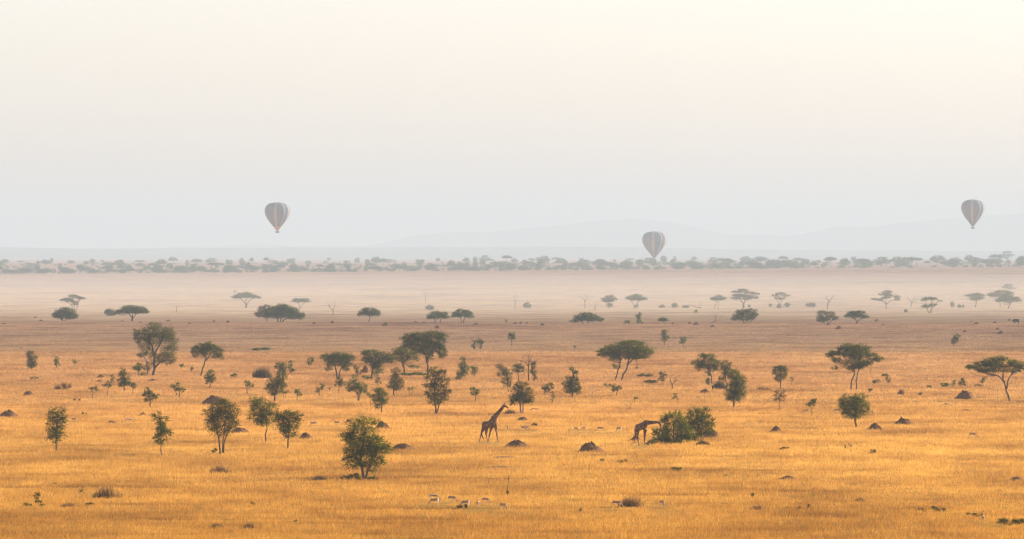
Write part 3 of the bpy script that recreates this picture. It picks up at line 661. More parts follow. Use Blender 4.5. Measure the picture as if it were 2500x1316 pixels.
T_('leafy_shrub_tree', 'dark leafy column shrub at the plain\'s far edge', 'tree', 1559, 790,
   [(1562,768,5,4),(1556,771,5,3),(1560,776,6,5),(1560,784,6,5)], None, 'dark', 2.0, 1.3, tr=1.0)
T_('acacia_tree', 'small dome-shaped bush tree right of the column shrub', 'tree', 1621, 790,
   [(1620,779,10,4),(1620,782,14,3)], None, 'dark', 2.0, 1.3, flat=0.4, tr=1.3)
T_('acacia_tree', 'square-topped dense tree on many low stems at the far edge', 'tree', 1823, 790,
   [(1812,760,18,5),(1835,759,15,5),(1800,769,12,6),(1825,768,24,6),(1842,769,9,8),(1815,777,28,6),(1793,779,8,4)],
   [[(1818,790),(1813,781),(1806,774)],[(1823,790),(1824,778)],[(1828,790),(1836,782),(1842,774)]], 'green', 2.2, 1.1, tr=1.4)
T_('acacia_tree', 'open many-stemmed bushy tree at the far edge, right of the square-topped one', 'tree', 2018, 791,
   [(2008,764,14,5),(2025,767,16,6),(2000,774,10,7),(2020,777,24,6),(2040,777,9,6),(2008,783,14,4)],
   [[(2014,791),(2008,780),(2003,772)],[(2019,791),(2022,778)],[(2024,790),(2034,780),(2040,773)]], 'olive', 2.1, 0.95, tr=1.2)
T_('acacia_tree', 'flat-crowned dark acacia at the plain\'s far edge, rightmost large one', 'tree', 2091, 790,
   [(2085,763,16,4),(2103,763,12,5),(2078,769,14,5),(2095,771,22,5),(2067,773,7,2.5),(2115,774,9,3)],
   [[(2091,790),(2090,781),(2082,775)],[(2093,788),(2097,780),(2110,776)]], 'dark', 2.1, 1.2, flat=0.3, tr=1.6)
make_dead('dead_tree', 'fallen bare branch with upright twigs left of the square-topped tree', 1745, 789,
   [[(1735,787),(1744,786),(1748,775),(1749,768)],[(1744,786),(1755,782),(1759,775)],[(1748,775),(1742,770)]], 1.1)
T_('thorn_tree', 'tiny sprout tree right of the rightmost large far-edge acacia', 'sapling', 2139, 789,
   [(2139,783,4,2.5)], None, 'dark', 1.8, 1.0, tr=0.6)
for lb, x, y, w, h in [('small grey bush among mounds left of the column shrub', 1531, 790, 17, 7), ('faint low bush left of the low spreading dome acacia', 1236, 789, 6, 8)]:
    make_bush('shrub', lb, 'shrub', x, y, [(x, y-h*.5, w*.5, h*.5)], 'olive', 0.9, single=True)

# hazy valley trees beyond the plain
HZ = dict(leaf_px=2.0, group='hazy trees in the pale valley')
T_('acacia_tree', 'hazy tiered acacia with spread flat layers behind the leftmost bushy tree', 'tree', 181, 758,
   [(177,723,13,2.5),(190,727,14,2.5),(200,729,11,2),(158,733,13,3),(166,730,12,3),(184,738,10,3),(182,743,9,2.5),(172,735,10,3)],
   [[(178,758),(176,748),(168,740),(160,735)],[(181,758),(181,745),(180,730),(176,724)],[(184,758),(190,748),(188,738),(195,730)]], 'dark', dens=1.2, flat=0.5, tr=1.1, **HZ)
T_('acacia_tree', 'hazy wide umbrella acacia above the left of the widest low tree', 'tree', 601, 752,
   [(600,718,18,4),(586,723,16,3),(614,723,15,3),(600,725,34,3),(572,727,10,1.5),(630,727,8,2)],
   [[(600,752),(600,742),(592,733),(584,726)],[(602,752),(603,742),(610,733),(620,727)],[(601,743),(600,725)]], 'dark', dens=1.2, flat=0.5, tr=1.3, **HZ)
T_('thorn_tree', 'tiny hazy tree peeking above the hazy wide umbrella\'s left shoulder', 'tree', 574, 720, [(574,712,4,3)], None, 'dark', dens=1.1, tr=0.5, **HZ)
T_('acacia_tree', 'hazy thin flat acacia right of the left balloon\'s column', 'tree', 732, 755,
   [(725,732,12,2.5),(744,732,13,2.5),(735,736,24,2)], [[(732,755),(731,745),(724,737)],[(733,750),(740,742),(748,736)]], 'dark', dens=1.2, flat=0.5, tr=0.9, **HZ)
make_dead('dead_tree', 'hazy bare Y-shaped dead tree above the far edge, left half', 813, 769, [[(813,769),(813,758),(805,750),(802,746)],[(813,758),(817,748),(816,741)]], 1.0, group='hazy dead trees')
make_dead('dead_tree', 'hazy bare stick left of the tallest big tree\'s top', 431, 762, [[(431,762),(431,752),(429,746)],[(431,752),(434,745)]], 0.7, group='hazy dead trees')
make_dead('dead_tree', 'hazy thin dead tree above the touching pair\'s left tree', 1038, 737, [[(1038,737),(1039,722),(1036,714),(1029,712)],[(1039,722),(1044,714),(1045,708)]], 0.8, group='hazy dead trees')
make_dead('dead_tree', 'hazy bare double pole trunk near the middle', 1257, 755, [[(1257,755),(1257,735),(1257,720)],[(1257,745),(1262,735),(1264,724)]], 0.8, group='hazy dead trees')
make_dead('dead_tree', 'hazy crooked dead tree with wide bare arms above the low dome acacia', 1428, 752, [[(1428,752),(1428,738),(1425,730),(1414,725)],[(1428,738),(1431,728),(1432,722)],[(1428,732),(1438,732)]], 0.9, group='hazy dead trees')
make_dead('dead_tree', 'hazy small dead stick right of the wide-armed dead tree', 1453, 757, [[(1453,757),(1454,748),(1456,739)],[(1454,749),(1449,753)]], 0.6, group='hazy dead trees')
make_dead('dead_tree', 'hazy branching dead tree between the square-topped and open bushy trees', 2020, 758, [[(2019,758),(2021,742),(2023,735),(2018,728),(2018,723)],[(2023,735),(2031,728),(2033,723)],[(2022,742),(2029,734)]], 1.0, group='hazy dead trees')
make_dead('dead_tree', 'hazy leafless tree with many curved twigs at right', 2224, 750, [[(2223,750),(2226,739),(2219,731),(2215,727)],[(2226,739),(2230,730),(2232,725)],[(2227,739),(2238,734),(2241,729)]], 1.1, group='hazy dead trees')
make_dead('dead_tree', 'hazy fallen curved trunk lying right of two faint bushes', 1700, 753, [[(1712,750),(1700,750),(1690,747),(1683,743)],[(1711,751),(1710,742)]], 0.9, cat='fallen trunk')
T_('acacia_tree', 'hazy domed acacia with bushy foot, right of the crooked dead trees', 'tree', 1487, 754,
   [(1489,725,13,4),(1478,731,11,4),(1496,731,12,4),(1486,735,18,3),(1488,746,9,5)], None, 'dark', dens=1.1, flat=0.3, tr=1.0, **HZ)
T_('acacia_tree', 'hazy umbrella acacia left of the middle balloon', 'tree', 1550, 753,
   [(1554,723,16,4),(1540,728,14,4),(1566,729,13,4),(1552,731,26,3),(1553,747,6,4)], [[(1549,753),(1547,742),(1540,734)],[(1553,752),(1554,742),(1560,734)]], 'dark', dens=1.2, flat=0.45, tr=1.0, **HZ)
T_('acacia_tree', 'hazy small umbrella on two thin splayed trunks right of the middle balloon', 'tree', 1749, 756,
   [(1755,724,11,3),(1744,729,12,3),(1763,729,10,3),(1753,731,18,2.5)], [[(1744,752),(1747,743),(1750,733)],[(1753,757),(1753,745),(1756,733)]], 'dark', dens=1.2, flat=0.4, tr=0.7, **HZ)
T_('acacia_tree', 'hazy large tiered acacia above the square-topped tree', 'tree', 1815, 753,
   [(1815,709,14,3),(1800,713,14,3),(1828,715,14,3),(1845,718,11,3),(1800,722,14,4),(1815,723,20,4),(1795,729,12,3),(1840,727,14,4),(1822,730,12,3)],
   [[(1814,753),(1814,740),(1806,730),(1800,720)],[(1816,753),(1817,738),(1826,728),(1838,720)]], 'dark', dens=1.2, flat=0.4, tr=1.6, **HZ)
T_('acacia_tree', 'hazy thin see-through acacia with bushes at its foot, right of the tiered one', 'tree', 1904, 753,
   [(1905,717,14,3),(1893,722,11,3.5),(1916,722,12,3.5),(1900,729,10,3),(1910,730,9,3)], [[(1903,753),(1903,742),(1895,731),(1890,724)],[(1904,745),(1910,732),(1916,724)]], 'olive', dens=0.8, flat=0.3, tr=0.9, **HZ)
T_('acacia_tree', 'hazy acacia with wide separate side arms, right half', 'tree', 2164, 754,
   [(2166,713,12,4),(2158,719,14,4),(2172,721,12,5),(2162,727,13,3),(2135,730,8,3),(2148,732,9,2),(2190,726,8,5),(2190,732,7,3)],
   [[(2164,754),(2163,742),(2156,735),(2142,732)],[(2163,742),(2163,725),(2165,716)],[(2164,742),(2172,735),(2187,731)]], 'dark', dens=1.1, flat=0.3, tr=1.2, **HZ)
T_('acacia_tree', 'hazy two-tier acacia with a bushy tangled lower storey, right half', 'tree', 2270, 764,
   [(2266,729,15,3),(2278,730,12,3),(2256,733,9,2),(2295,735,6,1.5),(2262,748,12,5),(2278,745,10,4)],
   [[(2268,764),(2262,752),(2258,745)],[(2272,764),(2278,748),(2290,737)],[(2270,764),(2275,745),(2275,732)]], 'dark', dens=1.0, flat=0.3, tr=1.0, **HZ)
T_('acacia_tree', 'hazy bell-crowned acacia left of the overlapping pair at the right edge', 'tree', 2382, 750,
   [(2385,720,14,5),(2372,722,14,3),(2395,724,9,6),(2382,729,18,5),(2360,722,6,1.5)], [[(2381,750),(2383,740),(2384,728)]], 'dark', dens=1.25, flat=0.2, tr=1.4, **HZ)
T_('acacia_tree', 'hazy wide acacia, rear one of the overlapping pair at the right edge', 'tree', 2442, 749,
   [(2445,713,20,4),(2425,719,16,4),(2462,716,12,4),(2440,722,30,4)], [[(2442,749),(2441,738),(2438,726)]], 'dark', dens=1.25, flat=0.4, tr=1.0, **HZ)
T_('acacia_tree', 'hazy cone-crowned acacia, front one of the overlapping pair at the right edge', 'tree', 2461, 753,
   [(2462,722,13,4),(2450,729,18,5),(2472,729,18,5),(2485,734,11,2.5),(2440,735,12,3),(2462,733,26,4)], [[(2461,753),(2465,744),(2468,735)]], 'dark', dens=1.25, flat=0.4, tr=1.5, **HZ)
T_('acacia_tree', 'hazy small flat acacia standing above and behind the overlapping pair', 'tree', 2461, 718,
   [(2461,697,11,3.5),(2455,702,9,3),(2470,704,11,2.5)], None, 'dark', dens=1.3, flat=0.4, tr=0.9, **HZ)
for lb, x, y, w, h in [('hazy dense round bush left of the classic wide umbrella acacia', 270, 771, 28, 16), ('hazy small bush above the touching pair\'s left tree', 1049, 757, 20, 11),
        ('hazy rounded small bush right of the bare double pole', 1287, 752, 20, 12), ('hazy tiny bush, left of three below the middle balloon', 1616, 752, 14, 7),
        ('hazy pointed bush, middle of three below the middle balloon', 1647, 752, 14, 11), ('hazy flat bush, right of three below the middle balloon', 1674, 752, 17, 6),
        ('hazy bush at the right of the see-through acacia', 1922, 751, 15, 11), ('hazy bush directly under the see-through acacia', 1903, 752, 13, 9),
        ('hazy wide bush left of the branching dead tree', 1980, 750, 24, 10), ('hazy small round bush below the two-tier acacia\'s left', 2212, 763, 9, 7),
        ('hazy upright bush left of the bell-crowned acacia', 2325, 751, 10, 13), ('hazy squarish bush just left of the bell-crowned acacia', 2342, 752, 9, 9),
        ('hazy narrow bush touching the squarish one', 2351, 753, 5, 9), ('hazy low bush at the column shrub\'s upper right', 1698, 764, 8, 6),
        ('hazy faint bush under the hazy tiered acacia', 1829, 751, 8, 7), ('hazy faint bush left of the see-through acacia', 1881, 750, 9, 7)]:
    make_bush('shrub', lb, 'shrub', x, y, [(x, y-h*.5, w*.5, h*.55)], 'olive', 1.2, leaf_px=1.8, single=True, group='hazy bushes in the pale valley')
# ---------------------------------------------------------------- termite mounds
MG = 'termite mounds on the golden grass'
MM = make_mound
MM('big rugged brown termite mound cut by the left edge of the picture', 22, 1019, 56, 18, group=MG, peaks=[(-.05,0,1,.5),(.35,.1,.5,.35)])
MM('conical dark mound low at left, farther back than the one at the edge', 70, 966, 38, 12, group=MG)
MM('pale small mound of a touching pair at left', 182, 979, 13, 7, group=MG)
MM('dark small mound of a touching pair at left', 194, 979, 13, 6, group=MG)
MM('small cone mound left of and above the slim narrow-crowned tree', 349, 1016, 28, 9, group=MG)
MM('very flat worn mound left of the small cone mound', 273, 1033, 42, 6, group=MG)
MM('large high mound with grassy top behind the sparse brownish tree', 522, 988, 70, 23, group=MG, peaks=[(.05,0,1,.5),(-.4,.1,.5,.35),(.4,0,.5,.35)])
MM('wide mound showing right of the sparse brownish tree\'s trunks', 586, 1057, 54, 14, group=MG, peaks=[(0,0,1,.5),(.4,0,.3,.3)])
MM('mound with a knob on top right of the twiggy-topped green tree', 746, 1073, 38, 20, group=MG, peaks=[(0,0,.85,.5),(0,0,1,.12),(.4,0,.5,.3)])
MM('pinkish low mound mostly behind the largest foreground tree\'s left side', 852, 1033, 26, 10, group=MG)
MM('steep flat-topped mound right behind the largest foreground tree\'s crown', 935, 1047, 44, 20, group=MG, peaks=[(-.3,0,.95,.3),(0,0,1,.3),(.35,0,.55,.35)])
MM('long smooth dark mound at the right of the largest foreground tree', 986, 1098, 66, 16, group=MG, peaks=[(-.15,0,1,.5),(.25,.1,.6,.5)])
MM('peaked mound with long left tail beneath the tree on two pale trunks', 1274, 1027, 44, 11, group=MG, peaks=[(.1,0,1,.3),(.5,0,.45,.25),(-.5,0,.2,.4)])
MM('broad rounded mound at the feet of the walking giraffe, on its right', 1264, 1092, 68, 19, group=MG, peaks=[(-.1,0,1,.45),(.15,.1,.85,.4),(.55,0,.4,.3)])
MM('tallest mound, rugged cone midway between the two giraffes', 1442, 1104, 76, 27, group=MG, peaks=[(-.08,0,1,.36),(.22,.1,.7,.36),(.6,0,.3,.25),(-.45,0,.35,.25)])
MM('mound seen between the legs of the browsing giraffe', 1549, 1077, 38, 13, group=MG, peaks=[(.2,0,1,.4),(-.5,0,.35,.3)])
MM('mound sloping out behind the right end of the twin green bushes', 1738, 1069, 48, 24, group=MG)
MM('greyish low round mound below the grey brush pile', 1721, 960, 32, 11, group=MG)
MM('small sharp-peaked mound right of the browsing giraffe\'s bushes', 1893, 1055, 46, 15, group=MG, peaks=[(.1,0,1,.3),(.35,0,.55,.3),(-.5,0,.15,.4)])
MM('craggy mound nearest the neat rounded tree on its right', 2137, 1049, 42, 18, group=MG, peaks=[(-.1,0,1,.35),(.45,0,.6,.25),(-.5,0,.4,.25)])
MM('wide craggy mound, rightmost of the golden foreground', 2206, 1037, 54, 20, group=MG, peaks=[(-.15,0,1,.22),(0,0,.8,.5),(.45,0,.5,.3)])
MM('large shaggy mound under the left of the edge umbrella tree', 2355, 975, 56, 22, group=MG, peaks=[(.1,0,1,.5),(-.35,0,.5,.35)])
MM('dark spiky mound between the central group\'s two ghostly trees', 890, 911, 26, 21, group=MG, peaks=[(.2,0,1,.35),(-.4,0,.35,.35)])
make_brush('dry_bush', 'wide shrubby dark heap left of the dark crown above the grey-green tree', 'bush', 640, 924, 50, 32, 420, 'dry')
MM('low pale mound below the tallest big tree', 373, 931, 34, 6, group=MG)
MM('small mound left of the conical brownish tree, nearer one of two', 242, 933, 24, 6, group=MG)
MM('small pale mound left of the conical brownish tree, farther one of two', 246, 922, 24, 8, group=MG)
MM('flat dark earth bank right of the tree on two pale trunks', 1306, 1001, 40, 5, group='low earth banks', cat='earth bank', name='earth_bank')
MM('thin dark earth bank under the edge umbrella tree, longer one', 2357, 1004, 48, 4.5, group='low earth banks', cat='earth bank', name='earth_bank')
MM('thin dark earth bank left of the longer one at right, shorter', 2310, 989, 30, 4, group='low earth banks', cat='earth bank', name='earth_bank')
MM('thin earth bank right of the slim little green tree', 2000, 1020, 28, 3.5, group='low earth banks', cat='earth bank', name='earth_bank')
MM('tiny earth bank left of the neat rounded tree', 2024, 1020, 16, 3.5, group='low earth banks', cat='earth bank', name='earth_bank')
MM('thin earth bank beneath the parasol-like sapling', 1540, 999, 44, 3, group='low earth banks', cat='earth bank', name='earth_bank')
MM('small earth bank below the lone round-topped tree', 1490, 967, 22, 3, group='low earth banks', cat='earth bank', name='earth_bank')
MM('low bare brown hump in the lower right foreground', 1925, 1170, 54, 9, group='low earth banks', cat='earth bank', name='earth_bank')
MM('dark earth bank cut by the right edge in the foreground', 2482, 1174, 62, 10, group='low earth banks', cat='earth bank', name='earth_bank')
MM('dark broken earth ridge above the dead sapling, farther of two', 1232, 1119, 104, 6, group='low earth banks', cat='earth bank', name='earth_bank')
MM('dark broken earth ridge above the dead sapling, nearer of two', 1218, 1143, 104, 6, group='low earth banks', cat='earth bank', name='earth_bank')
MF = 'small dark mounds near the far edge of the plain'
for lb, x, y, w, h in [
  ('small dark mound below the domed small acacia, right one of a touching pair', 942, 796, 26, 9), ('small mound right of the widest low tree at the far edge', 812, 789, 16, 6),
  ('low mound just right of the widest low tree', 768, 791, 14, 5), ('dark peaked mound under the touching pair\'s left acacia', 1068, 802, 18, 8),
  ('double dark mound right of the touching pair', 1163, 793, 18, 5), ('long low mound near the middle of the far edge, left of three', 1258, 790, 14, 4),
  ('low mound near the middle of the far edge, middle of three', 1271, 790, 12, 5), ('low mound near the middle of the far edge, right of three', 1287, 790, 11, 4),
  ('dark mound left of the low spreading dome acacia', 1325, 795, 18, 6), ('small dark mound at the foot of the column shrub', 1569, 790, 13, 5),
  ('dark mound left of the fallen bare branch, right of two', 1700, 793, 20, 7), ('dark mound left of the fallen bare branch, left of two', 1684, 791, 12, 6),
  ('dark mound in front of the fallen bare branch', 1740, 799, 18, 6), ('tiny mound right of the small dome bush tree', 1643, 791, 8, 4),
  ('mound just in front of the open many-stemmed tree', 2023, 794, 14, 5), ('dark peaked mound between open many-stemmed tree and the flat-crowned dark acacia', 2048, 804, 24, 9),
  ('flat mound at the far edge toward the right', 2385, 791, 18, 5), ('small mound right of the flat mound at the far edge', 2429, 789, 14, 5),
  ('small mound beyond the far edge near the right corner', 2465, 783, 12, 5), ('upper small mound on the brown plain at right', 2436, 805, 14, 6),
  ('lower wider mound on the brown plain at right', 2444, 815, 24, 8), ('pale wide mound above the solitary dark tree at right', 2356, 811, 18, 5),
  ('low mound at the plain\'s far edge in the left corner', 10, 792, 16, 4), ('dark mound right of the round bushy leftmost tree', 100, 784, 14, 4),
  ('low dark mound left of the round bushy leftmost tree', 86, 776, 12, 3.5), ('small dark mound left of the classic umbrella acacia', 299, 785, 9, 3.5),
  ('small mound right of the classic umbrella acacia', 343, 788, 9, 3), ('dark low mound right of the classic umbrella acacia', 411, 784, 14, 4),
  ('tiny dark mound above the leaning umbrella tree', 463, 791, 10, 4), ('small dark mound, left of two before the widest low tree', 523, 786, 10, 5),
  ('small dark mound, right of two before the widest low tree', 557, 788, 15, 6), ('small mound left of the touching pair of acacias', 1015, 787, 10, 4),
  ('low mound between the central group\'s biggest tree top and the pair', 1037, 789, 16, 4), ('thin mound under the open bushy tree\'s right', 2156, 793, 12, 3)]:
    MM(lb, x, y, w, h, group=MF)
MM('small mound beside the bare stick, on the paler strip at right', 2371, 785, 6, 3, group=MF)

# ---------------------------------------------------------------- bushes and ground plants
B_ = make_bush
B_('green_bush', 'left one of the twin big green bushes, browsed by the giraffe', 'bush', 1648, 1084,
   [(1645,1022,26,12),(1654,1012,8,7),(1632,1016,8,5),(1625,1030,14,10),(1662,1032,14,12),(1615,1058,22,14),(1640,1050,26,16),(1660,1058,20,16),(1612,1075,20,10),(1640,1073,30,12),(1668,1072,16,12),(1602,1056,10,6),(1674,1048,14,12),(1680,1060,14,12)],
   'green', 0.85, leaf_px=3.0, stems=9, spray=9, up=0.5, gap=0.45)
B_('green_bush', 'right one of the twin big green bushes, slightly taller with spiky top', 'bush', 1705, 1080,
   [(1700,1014,24,14),(1718,1004,12,7),(1722,1025,16,14),(1690,1030,18,16),(1708,1038,28,16),(1730,1045,12,14),(1695,1056,22,16),(1722,1058,14,10),(1726,1003,5,5),(1738,1030,9,6),(1690,1072,16,9),(1684,1042,12,10)],
   'green', 0.85, leaf_px=3.0, stems=8, spray=9, up=0.5, gap=0.45)
make_brush('dry_bush', 'reddish dry brush at the foot of the right twin bush', 'bush', 1716, 1087, 36, 13, 300, 'dry')
B_('shrub', 'dark low shrub at the left foot of the left twin bush', 'shrub', 1594, 1087, [(1592,1078,9,8),(1582,1082,6,4)], 'dark', 0.8, single=True)
make_brush('brush_pile', 'grey brown brush pile between the irregular dark tree and the oval tree', 'bush', 1757, 950, 40, 24, 420, 'dry')
make_brush('dry_bush', 'leafless grey twiggy bush behind the walking giraffe\'s muzzle', 'bush', 1246, 1012, 34, 15, 160, 'twig')
for lb, x, y, w, h in [('brown dry scrub clump at left, leftmost of three', 143, 952, 22, 17), ('brown dry scrub clump at left, tallest middle of three', 157, 950, 18, 23),
      ('thin brown dry scrub clump at left, right of three', 170, 949, 8, 20), ('dry brown shrub under the domed two-trunk tree\'s right', 2201, 964, 20, 19),
      ('brown grass hummock in the lower left foreground, largest', 262, 1217, 78, 38), ('brown tussock between the left foreground trees and the lower edge', 538, 1157, 62, 26),
      ('dark tussock near the bottom edge, left of centre', 530, 1291, 40, 18), ('brown shrubby tussock behind the two right grazing gazelles', 1540, 1238, 70, 32),
      ('fine brown tussock right of the largest foreground tree\'s shadow side', 780, 1173, 40, 14),
      ('dry stalky bush in the far row left of the lollipop tree', 1858, 952, 24, 11), ('dry stalky bush in the far row under the lollipop tree', 1874, 953, 18, 9),
      ('brown tussock along the left bottom meadow', 610, 1290, 34, 18), ('bushy russet tussock at lower right', 2100, 1226, 34, 14),
      ('russet tussock in the right bottom corner meadow', 1850, 1245, 44, 16), ('dark tussock pair member near the lower left edge', 170, 1238, 52, 12)]:
    make_brush('grass_tussock' if 'tussock' in lb or 'hummock' in lb else 'dry_bush', lb, 'tussock' if 'tussock' in lb or 'hummock' in lb else 'bush', x, y, w, h, int(90+w*4), 'straw')
SG = 'small green plants in the grass'
for lb, x, y, lob, mt in [
  ('bright green upright sapling clump in the lower left foreground', 92, 1234, [(92,1206,7,5),(89,1213,6,6),(92,1224,8,6)], 'green'),
  ('low dark green plant patch left of the bright upright sapling', 62, 1238, [(62,1233,11,4),(78,1234,9,3)], 'dark'),
  ('low green plant right of the bright upright sapling', 106, 1237, [(104,1233,10,3)], 'green'),
  ('small thin green sprout left of the largest grass hummock', 199, 1206, [(199,1199,4,4),(203,1210,3,5)], 'olive'),
  ('low green sprig in front of the largest grass hummock', 220, 1236, [(218,1232,9,4)], 'green'),
  ('tiny green sprout above the bright upright sapling', 134, 1184, [(134,1181,4,3)], 'green'),
  ('little green sprout near the bottom left corner', 78, 1308, [(78,1303,3,5)], 'green'),
  ('green plant right of the lower left meadow, near the frame third', 617, 1238, [(617,1230,4,6),(608,1237,5,2)], 'olive'),
  ('low green streak of plants at bottom left of centre', 712, 1276, [(720,1273,6,2.5),(706,1276,6,2)], 'olive'),
  ('faint green plant beside the sparse tree\'s two trunks', 525, 1107, [(525,1101,8,5)], 'olive'),
  ('dark green tuft right in front of the grazing gazelle herd', 1127, 1243, [(1120,1236,9,5),(1135,1236,8,5)], 'olive'),
  ('small green tuft at the foot of the dead sapling', 1238, 1212, [(1238,1204,5,6)], 'green'),
  ('bright green low bush under the twin big bushes, in open grass', 1651, 1154, [(1645,1147,8,6),(1658,1146,7,6)], 'green'),
  ('green flat plant left of the bright green low bush, farther', 1516, 1130, [(1512,1127,8,3),(1525,1125,5,4)], 'green'),
  ('dark flat plant left of the farther green flat plant', 1470, 1128, [(1468,1123,9,3.5)], 'dark'),
  ('tiny green sapling with bare tip in open grass right of centre', 1771, 1164, [(1771,1160,4,2.5)], 'green'),
  ('green tuft below the herd toward the right', 1417, 1250, [(1417,1243,5,6)], 'green'),
  ('low green patch below the right grazing gazelles', 1835, 1217, [(1835,1210,6,5)], 'olive'),
  ('green shrublet right of the russet meadow tussock', 1978, 1242, [(1978,1237,7,5),(1955,1241,9,3)], 'olive'),
  ('wide olive plant patch at lower right, right of centre', 2265, 1250, [(2250,1246,14,5),(2280,1244,10,6),(2300,1247,12,4),(2320,1250,9,4)], 'olive'),
  ('large dark green plant patch in the lower right corner', 2465, 1284, [(2445,1272,16,8),(2470,1278,18,9),(2492,1270,14,9)], 'olive'),
  ('narrow olive plant patch above the lower right corner patch', 2385, 1262, [(2370,1256,12,4),(2392,1258,8,4)], 'olive'),
  ('leafy low bush in the open right foreground below the craggy mounds', 2128, 1110, [(2128,1103,9,5)], 'green'),
  ('two-sprig plant right of the pale grass, left of the leafy low bush', 2068, 1096, [(2063,1091,3,4),(2074,1087,3,4)], 'olive'),
  ('small leafy plant in open grass right of the twin bushes', 1915, 1101, [(1909,1097,6,4),(1920,1093,6,3)], 'green'),
  ('little bush with thin stems right of the peaked tailed mound', 1304, 1044, [(1304,1036,7,6)], 'olive'),
  ('small green plant below the domed two-trunk tree on its right', 2123, 958, [(2123,953,8,3)], 'dark'),
  ('small round green plant between dry brown shrub and shaggy mound', 2245, 966, [(2245,961,6,4)], 'dark'),
  ('low dark bush left of the small column plant at right', 2306, 946, [(2306,940,12,5)], 'dark'),
  ('small dark column plant right of the low dark bush', 2327, 945, [(2328,930,4,4),(2327,939,4,6)], 'dark'),
  ('rounded grey bush left of the edge umbrella\'s trunk', 2350, 944, [(2351,928,6,5),(2350,937,9,7)], 'olive'),
  ('tiny dark plant on the slope left of the low dark bush', 2269, 947, [(2269,943,6,3)], 'dark'),
  ('flat dark plant under the left spread of the edge umbrella', 2388, 944, [(2388,941,9,3)], 'dark'),
  ('bent grey shrub right of the domed two-trunk tree', 2169, 936, [(2160,917,9,3),(2168,924,5,7),(2170,932,4,4)], 'olive'),
  ('grey bush in the scrub strip right of the domed tree, nearest', 2140, 938, [(2140,932,9,4)], 'olive'),
  ('ghostly low shrub at the foot of the grey-green pointed tree', 1119, 928, [(1119,924,7,4)], 'dark'),
  ('dark low bush below the dark spiky mound', 896, 927, [(892,922,8,4),(903,923,6,4)], 'dark'),
  ('long low dark shrub at the foot of the under-tucked forked tree', 1010, 919, [(992,914,14,3),(1015,913,16,3.5),(1032,914,10,3)], 'dark'),
  ('bushy tuft behind the leaning umbrella tree, right side', 572, 922, [(572,917,9,4)], 'dark'),
  ('small dark shrub in the scrub strip below the wide umbrella\'s right', 1583, 921, [(1567,917,10,3),(1585,916,10,3)], 'olive'),
  ('low grey shrub below and left of the wide umbrella tree', 1483, 945, [(1483,941,8,5)], 'olive'),
  ('low grey shrub below and right of the wide umbrella tree', 1585, 937, [(1585,932,12,4),(1595,932,10,3)], 'olive'),
  ('low dark shrub at left foot of the leaning dark tree of the right pair', 1732, 941, [(1726,930,7,7),(1728,936,6,5)], 'dark'),
  ('long low dark grass clump on the brown plain left of centre', 636, 857, [(628,853,12,2.5),(648,852,12,2.5)], 'dark'),
  ('thin grey plant with arched tips right of the leftmost thorn tree', 207, 1030, [(203,1009,4,3),(210,1012,2,4)], 'olive'),
  ('small dark low bush above the tallest tree\'s bare trunk pair, right', 447, 898, [(447,894,8,4)], 'olive')]:
    B_('green_plant', lb, 'plant', x, y, lob, mt, 0.85, leaf_px=2.2, single=True, group=SG)
make_dead('dead_sapling', 'thin bare dead sapling standing right of the gazelle herd', 1240, 1207,
   [[(1240,1207),(1239,1190),(1242,1172),(1240,1158)],[(1242,1172),(1234,1162)],[(1241,1168),(1248,1158)]], 1.0, cat='dead sapling')
make_dead('fallen_branch', 'fallen dry branches in the grass left of the largest foreground tree', 655, 1160,
   [[(648,1160),(665,1157),(690,1158)],[(690,1158),(705,1150),(713,1144)],[(652,1158),(650,1150),(653,1142)]], 0.8, cat='fallen branch', mat='bark_pale')
make_dead('fallen_branch', 'fallen splayed sticks left of the largest foreground tree\'s foot', 775, 1176,
   [[(785,1172),(775,1165),(765,1158)],[(785,1172),(795,1164),(803,1159)],[(785,1172),(770,1176)]], 0.7, cat='fallen branch', mat='bark_pale')

